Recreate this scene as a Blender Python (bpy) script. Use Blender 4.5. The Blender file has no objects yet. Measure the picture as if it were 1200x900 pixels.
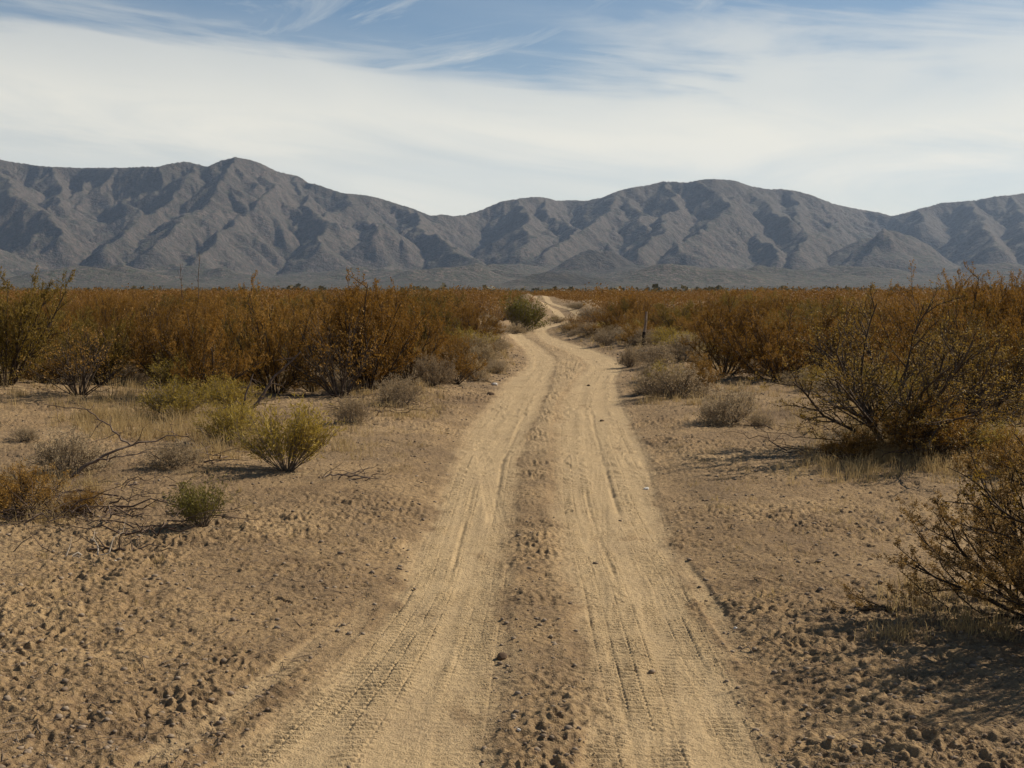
import bpy, math, random
import numpy as np
from mathutils import Vector

scene = bpy.context.scene
COL = scene.collection
rad = math.radians

# ------------------------------------------------------------------ camera
F, CX, CY, HORIZON = 1500.0, 600.0, 450.0, 345.0       # photograph is 1200 x 900
CAM_H = 2.1
PITCH = math.atan((CY - HORIZON) / F)
cam_d = bpy.data.cameras.new("camera")
cam = bpy.data.objects.new("camera", cam_d)
COL.objects.link(cam)
cam_d.sensor_width = 36.0
cam_d.lens = F / 1200.0 * 36.0
cam_d.clip_start = 0.1
cam_d.clip_end = 40000.0
cam.location = (0, 0, CAM_H)
cam.rotation_euler = (math.pi / 2 - PITCH, 0, 0)
scene.camera = cam

SUN_AZ, SUN_EL = 63.0, 38.0                             # degrees right of the view, above the horizon

# ------------------------------------------------------------------ noise
def _hash(ix, iy, seed):
    h = (ix.astype(np.int64) * 374761393 + iy.astype(np.int64) * 668265263 + seed * 1442695041) & 0xFFFFFFFF
    h = ((h ^ (h >> 13)) * 1274126177) & 0xFFFFFFFF
    h = ((h ^ (h >> 16)) * 2246822519) & 0xFFFFFFFF
    return (h ^ (h >> 13)) & 0xFFFFFFFF

def _h01(ix, iy, seed):
    return _hash(ix, iy, seed) / 4294967296.0

def perlin(x, y, seed=0):
    x = np.asarray(x, float); y = np.asarray(y, float)
    x0 = np.floor(x); y0 = np.floor(y)
    fx = x - x0; fy = y - y0
    ix = x0.astype(np.int64); iy = y0.astype(np.int64)
    u = fx * fx * fx * (fx * (fx * 6 - 15) + 10)
    v = fy * fy * fy * (fy * (fy * 6 - 15) + 10)
    def g(dx, dy):
        a = _h01(ix + dx, iy + dy, seed) * (2 * math.pi)
        return np.cos(a) * (fx - dx) + np.sin(a) * (fy - dy)
    a = g(0, 0); b = g(1, 0); c = g(0, 1); d = g(1, 1)
    return ((a + (b - a) * u) + ((c + (d - c) * u) - (a + (b - a) * u)) * v) * 1.41

def sstep(a, b, x):
    t = np.clip((x - a) / (b - a), 0, 1)
    return t * t * (3 - 2 * t)

# ------------------------------------------------------------------ road layout (metres, by distance)
_RY = [0, 4, 5.7, 7, 9, 12.4, 16, 20, 25, 30, 37, 42, 48.5, 55, 63, 70, 75, 82, 88, 95, 110, 125, 140, 155, 400, 9000]
_LO = [-2.0, -1.6, -1.27, -1.0, -.78, -.76, -.75, -.62, -.42, -.16, .42, .55, .5, .18, -.17, -.2, .35, 1.7, 2.75, 3.25, 3.35, 2.95, 2.45, 1.95, -1, -1]
_LI = [-.3, -.2, -.15, -.1, -.06, .0, .05, .3, .58, .9, 1.23, 1.45, 1.3, 1.03, .6, .55, 1.0, 2.4, 3.4, 3.95, 4.05, 3.65, 3.15, 2.65, -.3, -.3]
_RI = [.36, .37, .38, .40, .42, .41, .53, .67, .92, 1.4, 2.15, 2.25, 1.95, 1.47, 1.2, 1.15, 1.7, 3.1, 4.15, 4.7, 4.8, 4.4, 3.9, 3.4, .5, .5]
_RO = [1.0, 1.06, 1.14, 1.17, 1.22, 1.45, 1.7, 1.93, 2.1, 2.45, 3.2, 3.4, 3.05, 2.5, 1.9, 1.87, 2.4, 3.8, 4.85, 5.4, 5.5, 5.1, 4.6, 4.1, 1.2, 1.2]
_fy = np.concatenate([np.arange(0, 170, .1), np.arange(170, 9000, 10.)])
def _smooth(tab):
    v = np.interp(_fy, _RY, tab)
    k = np.exp(-np.linspace(-2.2, 2.2, 37) ** 2); k /= k.sum()
    n = 1700
    w = np.convolve(np.pad(v[:n], 18, mode='edge'), k, mode='valid')
    v[:n] = w
    return v
_T = [_smooth(t) for t in (_LO, _LI, _RI, _RO)]
def road_edges(y):
    yy = np.clip(y, 0, 8999)
    return [np.interp(yy, _fy, t) for t in _T]
def road_mid(y):
    lo, li, ri, ro = road_edges(y)
    return .5 * (li + ri)

# soft mounds: pixel column, distance, height, half width x, half width y
MOUNDS = [(-1.9, 50, .60, 1.3, 6), (-1.5, 58, .62, 1.0, 6), (-2.9, 64, .65, 1.5, 6), (-3.3, 43, .22, 1.3, 6),
          (1.6, 128, 1.15, 1.4, 8), (1.9, 108, .6, 1.2, 7), (3.2, 152, .9, 3.0, 7), (-.2, 76, .28, 1.5, 5),
          (5.2, 66, .25, 1.6, 6), (6.2, 50, .25, 2.2, 5), (7.0, 90, .4, 1.5, 10), (6.4, 112, .5, 1.3, 9), (7.8, 128, .55, 1.6, 9),
          (-2.3, 29, .22, .9, 5), (-1.6, 38, .28, .9, 5), (5.0, 42, .26, 1.0, 5), (4.6, 57, .28, 1.1, 5), (3.0, 71, .16, .8, 4), (5.4, 33, .18, 1.6, 3), (-4.4, 14.8, .16, 1.7, 1.1), (-6.8, 17, .2, 2.0, 1.6),
          (-11, 25, .25, 3, 3), (5.0, 22, .14, 1.5, 2), (6.0, 16.5, .12, 2.5, 1.3), (-2.6, 20, .1, 1.2, 2)]

def macro(x, y):
    """large forms of the plain"""
    x = np.asarray(x, float); y = np.asarray(y, float)
    r = np.hypot(x, y)
    z = np.interp(r, [0, 50, 62, 70, 78, 85, 97, 110, 140, 200, 300, 400, 1500, 3000, 9500],
                  [0, 0, .05, .13, .17, .26, .46, .70, 1.08, 1.15, 1.15, 1.3, 5.0, 8.0, 12.0])
    lo, li, ri, ro = road_edges(y)
    front = sstep(-2, 3, y)
    off = np.maximum(np.maximum(lo - x, x - ro), 0.0)              # metres off the road
    away = sstep(.2, 3.0, off)
    z = z + away * (.10 * perlin(x / 7.3, y / 7.3, 3) + .05 * perlin(x / 2.6, y / 2.6, 4)) * np.clip(1.2 - r / 4000, 0, 1)
    z = z + .06 * sstep(0.1, 1.3, off) * front + .05 * np.exp(-((off - .55) / .35) ** 2) * front * (off > 0) * (.6 + .6 * perlin(x / 1.3, y / 1.8, 9))
    z = z + sstep(.1, 1.2, off) * sstep(34, 60, y) * sstep(260, 150, y) * (.13 * perlin(x / 1.1, y / 2.6, 13) + .10 * (.3 - np.abs(perlin(x / .8, y / 1.7, 14))))
    for (mx, my, h, wx, wy) in MOUNDS:
        z = z + h * np.exp(-((x - mx) / wx) ** 2 - ((y - my) / wy) ** 2)
    return z

def gz(x, y):
    return float(macro(np.array([x]), np.array([y]))[0])

def P(px, py):
    """point of the plain seen at a pixel of the photograph"""
    ax = (px - CX) / F
    t = (HORIZON - py) / F
    lo_, hi_ = 3.0, 400.0
    y = lo_
    prev = None
    ys = np.concatenate([np.arange(3, 40, .1), np.arange(40, 400, .5)])
    zz = macro(ax * ys, ys) - (CAM_H + t * ys)
    i = np.argmax(zz > 0) if (zz > 0).any() else len(ys) - 1
    y = ys[i]
    return ax * y, y

def pits(x, y, cell, seed, prob, rmin, rmax, depth, rim=.35, density=None):
    z = np.zeros_like(x)
    wx_ = cell * .16 * perlin(x / (cell * .28), y / (cell * .28), seed + 7); wy_ = cell * .16 * perlin(x / (cell * .28), y / (cell * .28), seed + 8)
    x = x + wx_; y = y + wy_
    gx = np.floor(x / cell); gy = np.floor(y / cell)
    for dx in (-1, 0, 1):
        for dy in (-1, 0, 1):
            ix = (gx + dx).astype(np.int64); iy = (gy + dy).astype(np.int64)
            on = _h01(ix, iy, seed) < prob
            cx = (ix + .15 + .7 * _h01(ix, iy, seed + 1)) * cell
            cy = (iy + .15 + .7 * _h01(ix, iy, seed + 2)) * cell
            rr = rmin + (rmax - rmin) * _h01(ix, iy, seed + 3)
            a = _h01(ix, iy, seed + 4) * 3.1416
            e = .42 + .45 * _h01(ix, iy, seed + 5)
            ddx = x - cx; ddy = y - cy
            u = (ddx * np.cos(a) + ddy * np.sin(a)) / rr
            v = (-ddx * np.sin(a) + ddy * np.cos(a)) / (rr * e)
            q = np.sqrt(u * u + v * v)
            dep = depth * (.45 + .55 * _h01(ix, iy, seed + 6))
            z += on * dep * (-sstep(1.0, .45, q) + rim * np.exp(-((q - 1.18) / .22) ** 2))
    return z

# single passes of one tyre: start x, y, end x, y, half width, depth
PASSES = [(-1.75, 4.9, -.50, 10.5, .11, .022), (-1.45, 4.9, -.25, 9.5, .10, .026), (-1.22, 4.9, -.62, 14.0, .10, .02), (.62, 4.9, 1.28, 12.0, .11, .024),
          (.28, 4.9, .80, 9.0, .10, .018), (1.02, 4.9, 1.02, 11.0, .10, .022), (-.30, 5.0, -.12, 13.0, .11, .026), (.52, 8.0, 1.35, 19.0, .11, .02), (-.1, 11.0, -.55, 20.0, .11, .02),
          (.95, 14.0, 1.5, 26.0, .12, .02), (-.45, 15.0, .4, 27.0, .12, .02), (1.38, 6.5, 1.30, 10.5, .10, .018)]
def detail(x, y):
    """trampled soil, wheel tracks and tread prints; x, y in front of the camera and near. returns z, track mask"""
    lo, li, ri, ro = road_edges(y)
    wob = .06 * perlin(x * 0 + 3.3, y / 3.1, 21) + .05 * perlin(x / .6, y / .7, 22) + .03 * perlin(x / .2, y / .25, 23)
    xw = x + wob
    tl = sstep(-.22, .16, xw - lo) * sstep(-.20, .16, li - xw)
    tr = sstep(-.20, .18, xw - ri) * sstep(-.16, .12, ro - xw)
    t = np.maximum(tl, tr)
    lane = np.where(x < .5 * (li + ri), (x - lo) / np.maximum(li - lo, .2), (x - ri) / np.maximum(ro - ri, .2))
    right = (x >= .5 * (li + ri))
    u = np.where(right, x - ri, x - li)                            # metres across, measured from the crown side
    # the left edge fans out towards the camera: follow it on the outer half
    uo = np.where(right, x - ro, x - lo)
    wgt = np.clip(lane, 0, 1)
    uu = np.where(right, u * (1 - wgt) + (uo + (ro - ri)) * wgt, uo * (1 - wgt) + (u + .8) * wgt)
    uu = uu + .02 * perlin(x * 0 + 8.1, y / 3.3, 31)
    off = np.maximum(np.maximum(lo - x, x - ro), 0.0)
    mid = sstep(0, .1, x - li) * sstep(0, .1, ri - x)
    # rough soil
    rough = (1 - t)
    n1 = perlin(x / .42, y / .42, 41); n2 = perlin(x / .17, y / .17, 42); n3 = perlin(x / .075, y / .075, 43)
    n4 = perlin(x / .036, y / .036, 44); n5 = perlin(x / .27, y / .27, 47)
    patch = sstep(-.30, .42, perlin(x / 1.7, y / 2.2, 45) + .55 * perlin(x / .6, y / .6, 46))
    calm = .45 + .75 * sstep(-.35, .3, perlin(x / 2.6, y / 3.1, 50) + .5 * perlin(x / .9, y / .9, 65))
    n6 = perlin(x / .055, y / .055, 49)
    crisp = np.abs(n5) - .3
    soil = .016 * n1 + (.010 + .013 * patch) * n2 + .020 * crisp + (.010 + .016 * patch) * (.32 - np.abs(n3)) * 1.3 + (.008 + .009 * patch) * n6 + .0070 * n4
    soil = soil * calm
    walk = sstep(.05, .6, off)
    off2 = np.maximum(walk, mid * (.75 - .45 * sstep(12, 24, y)))
    soil = soil + pits(x, y, .46, 100, .45, .04, .13, .044, .25) * walk * (.45 + .55 * patch)
    soil = soil + pits(x, y, .20, 120, .34, .015, .05, .022, .2) * (.4 + .6 * patch) * off2
    soil = soil - pits(x, y, .13, 140, .40, .008, .024, .013, .0) * (.35 + .65 * patch) * off2 + pits(x, y, .10, 150, .5, .012, .03, .018, .1) * off2
    soil = soil - pits(x, y, .34, 160, .05, .02, .05, .02, .0) * patch * off2
    far = sstep(14, 30, y)
    soil = soil + far * off2 * (.05 * perlin(x / .9, y / 1.1, 48) + .03 * n1 + .6 * pits(x, y, .9, 170, .45, .08, .25, .07, .2))
    soil = soil + mid * (.012 + .012 * n1)
    z = soil * rough
    # tracks: lengthwise ribs, tread blocks, soft waves
    rm = .5 + .8 * perlin(x / .9, y / 3.5, 60)
    ribs = .7 * (.0045 * perlin(uu / .075, y / 2.2, 51) + .003 * perlin(uu / .035, y / 1.5, 52)) * rm + .008 * perlin(uu / .22, y / 4.0, 53)
    for off_, w_, a_, b_, c_ in ((-.28, .022, 6, 11, .020), (-.12, .028, 12, 20, .026), (-.20, .018, 12.5, 21, .020), (.35, .02, 8.5, 15, .018), (.62, .025, 11, 24, .022), (.10, .02, 7, 10, .02), (.18, .022, 5, 9, .016)):
        q = uu - off_ - .012 * perlin(y * 0 + off_ * 7, y / 2.5, 66)
        ribs = ribs - .75 * c_ * np.exp(-(q / w_) ** 2) * sstep(a_, a_ + 1.5, y) * sstep(b_, b_ - 2, y) * (.6 + .7 * perlin(x / .3, y / .6, 67))
    tread_on = sstep(-.25, .2, perlin(uu / .21, y / 7.0, 54) + .35 * perlin(uu / .5, y / 1.3, 55))
    col = np.floor(uu / .10)
    ci = col.astype(np.int64)
    ph = _h01(ci, ci * 0, 56) * 6.28
    slant = np.where((ci % 2) == 0, .4, -.4)
    blk = np.sin(y * 6.2832 / .060 + ph + slant * (uu / .10) * 3.0 + 1.6 * perlin(x / .3, y / .5, 61))
    groove = np.abs((uu / .10 - col) - .5) * 2
    tread = .016 * sstep(-.35, .35, blk) * (.35 + .65 * sstep(1.0, .8, groove))
    tread = tread * np.clip(.75 + .75 * perlin(x / .17, y / .25, 57), .1, 1.4)
    trk = -.020 + ribs + tread * tread_on + .007 * perlin(x / .5, y / .8, 58) + .0022 * n3 + .0016 * n4
    trk = trk - pits(x, y, .5, 180, .10, .012, .03, .012, .0)
    for (xa, ya, xb, yb, wd, dp) in PASSES:
        f = (y - ya) / (yb - ya)
        q = (x - (xa + (xb - xa) * f) - .03 * perlin(y * 0 + xa * 5, y / 2.2, 71)) / wd
        m_ = sstep(1.0, .5, np.abs(q)) * sstep(-.02, .15, f) * sstep(1.02, .8, f) * np.clip(.6 + 1.1 * perlin(x / .4, y / .9, 72), 0, 1)
        bar = np.sin(y * 6.2832 / .062 + xa * 9 + 2.2 * np.abs(q)) * np.clip(.6 + .9 * perlin(x / .2, y / .35, 73), .05, 1.3)
        z = z * (1 - .75 * m_ * (1 - t))
        trk = trk * (1 - .45 * m_) + m_ * (-.012 - .15 * dp + .0095 * bar + .0012 * np.cos(q * 13))
        t = np.maximum(t, m_ * .75)
    # pushed-up shoulders along each lane
    sh = 0
    for e, s in ((lo, -1), (li, 1), (ri, -1), (ro, 1)):
        q = (xw - e) * s
        sh = sh + .012 * np.exp(-((q - .07) / .06) ** 2) * (.5 + .9 * perlin(x / .25, y / .45, 59))
    z = z + trk * t + sh * (1 - t * .5)
    t = t * sstep(-.75, .1, perlin(x / .55, y / 1.3, 68) + .6 * perlin(x / .16, y / .3, 69) + (t - .5) * 1.2)
    t = np.maximum(t, mid * sstep(11, 22, y) * (.68 - .3 * sstep(36, 50, y)))
    return z, t

# ------------------------------------------------------------------ mesh helpers
def mesh_from(name, V, loops_idx, starts, totals, mat=None, smooth=False, mat_idx=None):
    me = bpy.data.meshes.new(name)
    V = np.ascontiguousarray(V, np.float32)
    me.vertices.add(len(V)); me.vertices.foreach_set("co", V.ravel())
    me.loops.add(len(loops_idx)); me.loops.foreach_set("vertex_index", np.ascontiguousarray(loops_idx, np.int32))
    me.polygons.add(len(starts)); me.polygons.foreach_set("loop_start", np.ascontiguousarray(starts, np.int32))
    me.polygons.foreach_set("loop_total", np.ascontiguousarray(totals, np.int32))
    if smooth:
        me.polygons.foreach_set("use_smooth", np.ones(len(starts), bool))
    if mat_idx is not None:
        me.polygons.foreach_set("material_index", np.ascontiguousarray(mat_idx, np.int32))
    me.update(calc_edges=True)
    if mat is not None:
        me.materials.append(mat)
    return me

def quads_mesh(name, V, Q, mat=None, smooth=False, mat_idx=None):
    Q = np.asarray(Q, np.int32).reshape(-1, 4)
    n = len(Q)
    return mesh_from(name, V, Q.ravel(), np.arange(n) * 4, np.full(n, 4), mat, smooth, mat_idx)

def tris_mesh(name, V, T, mat=None, smooth=False):
    T = np.asarray(T, np.int32).reshape(-1, 3)
    n = len(T)
    return mesh_from(name, V, T.ravel(), np.arange(n) * 3, np.full(n, 3), mat, smooth)

def add_attr(me, name, vals):
    a = me.attributes.new(name, 'FLOAT', 'POINT')
    a.data.foreach_set("value", np.ascontiguousarray(vals, np.float32))

def link(name, me, parent=None):
    o = bpy.data.objects.new(name, me)
    COL.objects.link(o)
    if parent is not None:
        o.parent = parent
    return o

# ------------------------------------------------------------------ materials
def new_mat(name):
    m = bpy.data.materials.new(name); m.use_nodes = True
    nt = m.node_tree
    nt.nodes.clear()
    return m, nt

class NT:
    def __init__(self, nt): self.nt = nt
    def n(self, typ, **kw):
        nd = self.nt.nodes.new(typ)
        ins = kw.pop('ins', {})
        for k, v in kw.items(): setattr(nd, k, v)
        for k, v in ins.items():
            if isinstance(v, bpy.types.NodeSocket): self.nt.links.new(v, nd.inputs[k])
            else: nd.inputs[k].default_value = v
        return nd
    def noise(self, vec, scale, detail=3, rough=.55, dist=0.0):
        nd = self.n('ShaderNodeTexNoise', ins={'Scale': scale, 'Detail': detail, 'Roughness': rough, 'Distortion': dist})
        if vec is not None: self.nt.links.new(vec, nd.inputs['Vector'])
        return nd.outputs['Fac']
    def ramp(self, fac, stops, interp='LINEAR'):
        nd = self.n('ShaderNodeValToRGB', ins={'Fac': fac})
        cr = nd.color_ramp; cr.interpolation = interp
        while len(cr.elements) < len(stops): cr.elements.new(.5)
        for e, (p, c) in zip(cr.elements, stops):
            e.position = p
            e.color = (c[0], c[1], c[2], 1) if hasattr(c, '__len__') else (c, c, c, 1)
        return nd.outputs['Color']
    def mix(self, fac, a, b, blend='MIX'):
        nd = self.n('ShaderNodeMix', data_type='RGBA', blend_type=blend)
        for k, v in ((0, fac), (6, a), (7, b)):
            if isinstance(v, bpy.types.NodeSocket): self.nt.links.new(v, nd.inputs[k])
            elif k == 0: nd.inputs[k].default_value = v
            else: nd.inputs[k].default_value = (v[0], v[1], v[2], 1) if hasattr(v, '__len__') else (v, v, v, 1)
        return nd.outputs[2]
    def math(self, op, a, b=None, clamp=False):
        nd = self.n('ShaderNodeMath', operation=op, use_clamp=clamp)
        for k, v in ((0, a), (1, b)):
            if v is None: continue
            if isinstance(v, bpy.types.NodeSocket): self.nt.links.new(v, nd.inputs[k])
            else: nd.inputs[k].default_value = v
        return nd.outputs[0]
    def attr(self, name):
        return self.n('ShaderNodeAttribute', attribute_name=name, attribute_type='GEOMETRY').outputs['Fac']
    def out(self, shader):
        o = self.n('ShaderNodeOutputMaterial'); self.nt.links.new(shader, o.inputs['Surface'])
    def bsdf(self, color, rough=.9, normal=None, spec=.2):
        b = self.n('ShaderNodeBsdfPrincipled', ins={'Roughness': rough, 'Specular IOR Level': spec})
        if isinstance(color, bpy.types.NodeSocket): self.nt.links.new(color, b.inputs['Base Color'])
        else: b.inputs['Base Color'].default_value = (*color, 1)
        if normal is not None: self.nt.links.new(normal, b.inputs['Normal'])
        return b.outputs['BSDF']

def ground_mat():
    m, nt = new_mat("desert_soil"); k = NT(nt)
    co = k.n('ShaderNodeTexCoord').outputs['Object']
    t = k.attr('track'); lit = k.attr('litter')
    big = k.noise(co, .35, 4, .6)
    med = k.noise(co, 2.2, 5, .65)
    fine = k.noise(co, 26, 4, .7)
    grit = k.noise(co, 110, 2, .6)
    soil = k.ramp(k.math('ADD', k.math('MULTIPLY', big, .5), k.math('MULTIPLY', med, .5)),
                  [(.38, (.160, .102, .052)), (.50, (.270, .178, .088)), (.62, (.375, .255, .128))])
    grey = k.noise(co, .22, 3, .5)
    soil = k.mix(k.math('MULTIPLY', k.ramp(grey, [(.42, 0), (.62, 1)]), .4), soil, (.250, .172, .092))
    track = k.ramp(med, [(.3, (.355, .252, .134)), (.7, (.440, .318, .176))])
    blot = k.noise(co, 1.1, 6, .72)
    soil = k.mix(k.math('MULTIPLY', k.ramp(blot, [(.50, 0), (.60, 1)]), .5), soil, (.135, .088, .050))
    track = k.mix(k.math('MULTIPLY', k.ramp(blot, [(.52, 0), (.62, 1)]), .3), track, (.23, .16, .09))
    col = k.mix(t, soil, track)
    col = k.mix(k.math('MULTIPLY', k.ramp(fine, [(.36, 1), (.54, 0)]), k.math('SUBTRACT', .85, k.math('MULTIPLY', t, .60))), col, (.120, .076, .044), 'MIX')
    col = k.mix(k.math('MULTIPLY', k.ramp(grit, [(.60, 0), (.72, 1)]), .45), col, (.52, .42, .30))
    col = k.mix(k.math('MULTIPLY', k.ramp(grit, [(.30, 1), (.40, 0)]), .35), col, (.14, .10, .07))
    # plant litter under and between the shrubs
    ln = k.noise(co, 9, 5, .75)
    lf = k.math('MULTIPLY', lit, k.ramp(ln, [(.38, 0), (.58, 1)]))
    col = k.mix(k.math('MULTIPLY', lf, .75), col, (.115, .080, .050))
    ls = k.math('MULTIPLY', lit, k.ramp(k.noise(co, 5, 5, .75), [(.50, 0), (.66, 1)]))
    col = k.mix(k.math('MULTIPLY', ls, .6), col, (.44, .33, .18))
    bump = k.n('ShaderNodeBump', ins={'Strength': .9, 'Distance': .03, 'Height': k.math('ADD', k.math('MULTIPLY', fine, .7), k.math('MULTIPLY', grit, .3))})
    k.out(k.bsdf(col, .95, bump.outputs['Normal'], .12))
    return m

def mountain_mat():
    m, nt = new_mat("mountain_rock"); k = NT(nt)
    co = k.n('ShaderNodeTexCoord').outputs['Object']
    big = k.noise(co, .0022, 5, .6)
    med = k.noise(co, .014, 5, .7)
    fine = k.noise(co, .055, 4, .75)
    base = k.ramp(k.math('ADD', k.math('MULTIPLY', big, .45), k.math('MULTIPLY', med, .55)),
                  [(.34, (.052, .040, .034)), (.5, (.092, .070, .057)), (.66, (.145, .108, .087))])
    col = k.mix(k.math('MULTIPLY', k.ramp(fine, [(.42, 1), (.56, 0)]), .6), base, (.034, .034, .024))
    col = k.mix(k.math('MULTIPLY', k.ramp(fine, [(.60, 0), (.72, 1)]), .4), col, (.17, .135, .10))
    geo = k.n('ShaderNodeNewGeometry')
    sep = k.n('ShaderNodeSeparateXYZ', ins={'Vector': geo.outputs['Normal']})
    steep = k.ramp(sep.outputs['Z'], [(.62, 1), (.82, 0)])
    rock = k.ramp(med, [(.42, 0), (.58, 1)])
    col = k.mix(k.math('MULTIPLY', k.math('MULTIPLY', steep, rock), .6), col, (.075, .062, .055))
    speck = k.noise(co, .085, 4, .85)
    col = k.mix(k.math('MULTIPLY', k.ramp(speck, [(.49, 0), (.56, 1)]), .7), col, (.040, .040, .026))
    col = k.mix(k.math('MULTIPLY', k.ramp(speck, [(.36, 1), (.44, 0)]), .35), col, (.20, .165, .125))
    flat = k.ramp(sep.outputs['Z'], [(.80, 0), (.96, 1)])
    col = k.mix(k.math('MULTIPLY', k.math('MULTIPLY', flat, k.ramp(speck, [(.47, 0), (.55, 1)])), .75), col, (.050, .055, .030))
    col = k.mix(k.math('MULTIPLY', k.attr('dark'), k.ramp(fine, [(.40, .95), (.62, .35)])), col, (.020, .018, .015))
    bump = k.n('ShaderNodeBump', ins={'Strength': 1.0, 'Distance': 14.0, 'Height': k.math('ADD', med, k.math('MULTIPLY', fine, .6))})
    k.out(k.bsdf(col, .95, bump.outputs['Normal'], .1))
    return m

def leaf_mat(name, stops, trans=.35, rough=.6):
    m, nt = new_mat(name); k = NT(nt)
    tint = k.attr('tint')
    oi = k.n('ShaderNodeObjectInfo').outputs['Random']
    f = k.math('ADD', k.math('MULTIPLY', tint, .48), k.math('MULTIPLY', oi, .52))
    col = k.ramp(f, stops)
    b = k.bsdf(col, rough, None, .15)
    tr = k.n('ShaderNodeBsdfTranslucent'); nt.links.new(col, tr.inputs['Color'])
    mx = k.n('ShaderNodeMixShader', ins={0: trans})
    nt.links.new(b, mx.inputs[1]); nt.links.new(tr.outputs[0], mx.inputs[2])
    k.out(mx.outputs[0])
    return m

def bark_mat(name, stops, scale=14):
    m, nt = new_mat(name); k = NT(nt)
    co = k.n('ShaderNodeTexCoord').outputs['Object']
    oi = k.n('ShaderNodeObjectInfo').outputs['Random']
    n = k.noise(co, scale, 4, .7)
    f = k.math('ADD', k.math('MULTIPLY', n, .75), k.math('MULTIPLY', oi, .25))
    col = k.ramp(f, stops)
    k.out(k.bsdf(col, 1.0, None, .03))
    return m

M_GROUND = ground_mat()
M_MOUNT = mountain_mat()
M_CREO = leaf_mat("creosote_leaves", [(.05, (.125, .066, .011)), (.35, (.21, .104, .015)), (.65, (.285, .145, .023)), (.95, (.40, .235, .055))])
M_MIX = leaf_mat("olive_brown_leaves", [(.05, (.11, .072, .012)), (.4, (.185, .11, .018)), (.7, (.25, .155, .03)), (.95, (.36, .245, .06))])
M_OLIVE = leaf_mat("olive_leaves", [(.05, (.12, .082, .014)), (.5, (.20, .13, .022)), (.95, (.29, .20, .04))])
M_BROOM = leaf_mat("broom_leaves", [(.05, (.20, .14, .022)), (.5, (.34, .24, .04)), (.95, (.50, .38, .10))])
M_DRY = leaf_mat('dry_brown_leaves', [(.05, (.13, .076, .024)), (.5, (.22, .128, .038)), (.95, (.33, .21, .075))])
M_TAN = leaf_mat('straw_leaves', [(.05, (.20, .14, .07)), (.5, (.33, .24, .125)), (.95, (.47, .36, .20))], .25)
M_MASS = leaf_mat('far_scrub_leaves', [(.05, (.085, .046, .011)), (.35, (.150, .072, .013)), (.65, (.20, .098, .02)), (.95, (.28, .17, .045))])
M_GREEN = leaf_mat("green_leaves", [(.05, (.11, .092, .018)), (.5, (.185, .155, .03)), (.95, (.29, .235, .065))])
M_GREY = leaf_mat("grey_leaves", [(.05, (.20, .140, .08)), (.5, (.32, .235, .135)), (.95, (.45, .35, .22))], .4)
M_ORANGE = leaf_mat("dry_orange_leaves", [(.05, (.13, .068, .014)), (.5, (.25, .132, .024)), (.95, (.38, .22, .055))])
M_STRAW = leaf_mat("straw_blades", [(.05, (.28, .19, .085)), (.5, (.43, .31, .145)), (.95, (.56, .43, .23))], .4)
M_BARK = bark_mat("dark_bark", [(.25, (.030, .022, .016)), (.55, (.075, .055, .040)), (.8, (.16, .125, .095))])
M_GREYBARK = bark_mat("grey_bark", [(.25, (.07, .055, .042)), (.55, (.15, .12, .092)), (.8, (.26, .215, .165))])
M_DEADWOOD = bark_mat("dead_wood", [(.3, (.06, .042, .032)), (.55, (.14, .10, .075)), (.8, (.30, .235, .18))], 9)
M_PALEWOOD = bark_mat("bleached_wood", [(.3, (.30, .23, .16)), (.6, (.48, .39, .29)), (.85, (.62, .53, .42))], 9)
M_TWIG = bark_mat("litter_wood", [(.25, (.05, .034, .024)), (.55, (.12, .085, .058)), (.85, (.27, .21, .15))], 3)
M_POST = bark_mat("weathered_post", [(.3, (.09, .062, .045)), (.6, (.21, .155, .115)), (.85, (.33, .26, .20))], 8)
M_CHAR = bark_mat("dark_post_base", [(.3, (.018, .014, .011)), (.7, (.045, .034, .026))], 8)
M_FAR = leaf_mat("far_leaves", [(.05, (.075, .068, .035)), (.5, (.115, .10, .052)), (.95, (.17, .14, .075))], .2)
M_PEBBLE = bark_mat("pebble_stone", [(.25, (.16, .115, .08)), (.55, (.30, .235, .17)), (.85, (.55, .48, .40))], 2)

exec_parts = []
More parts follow.
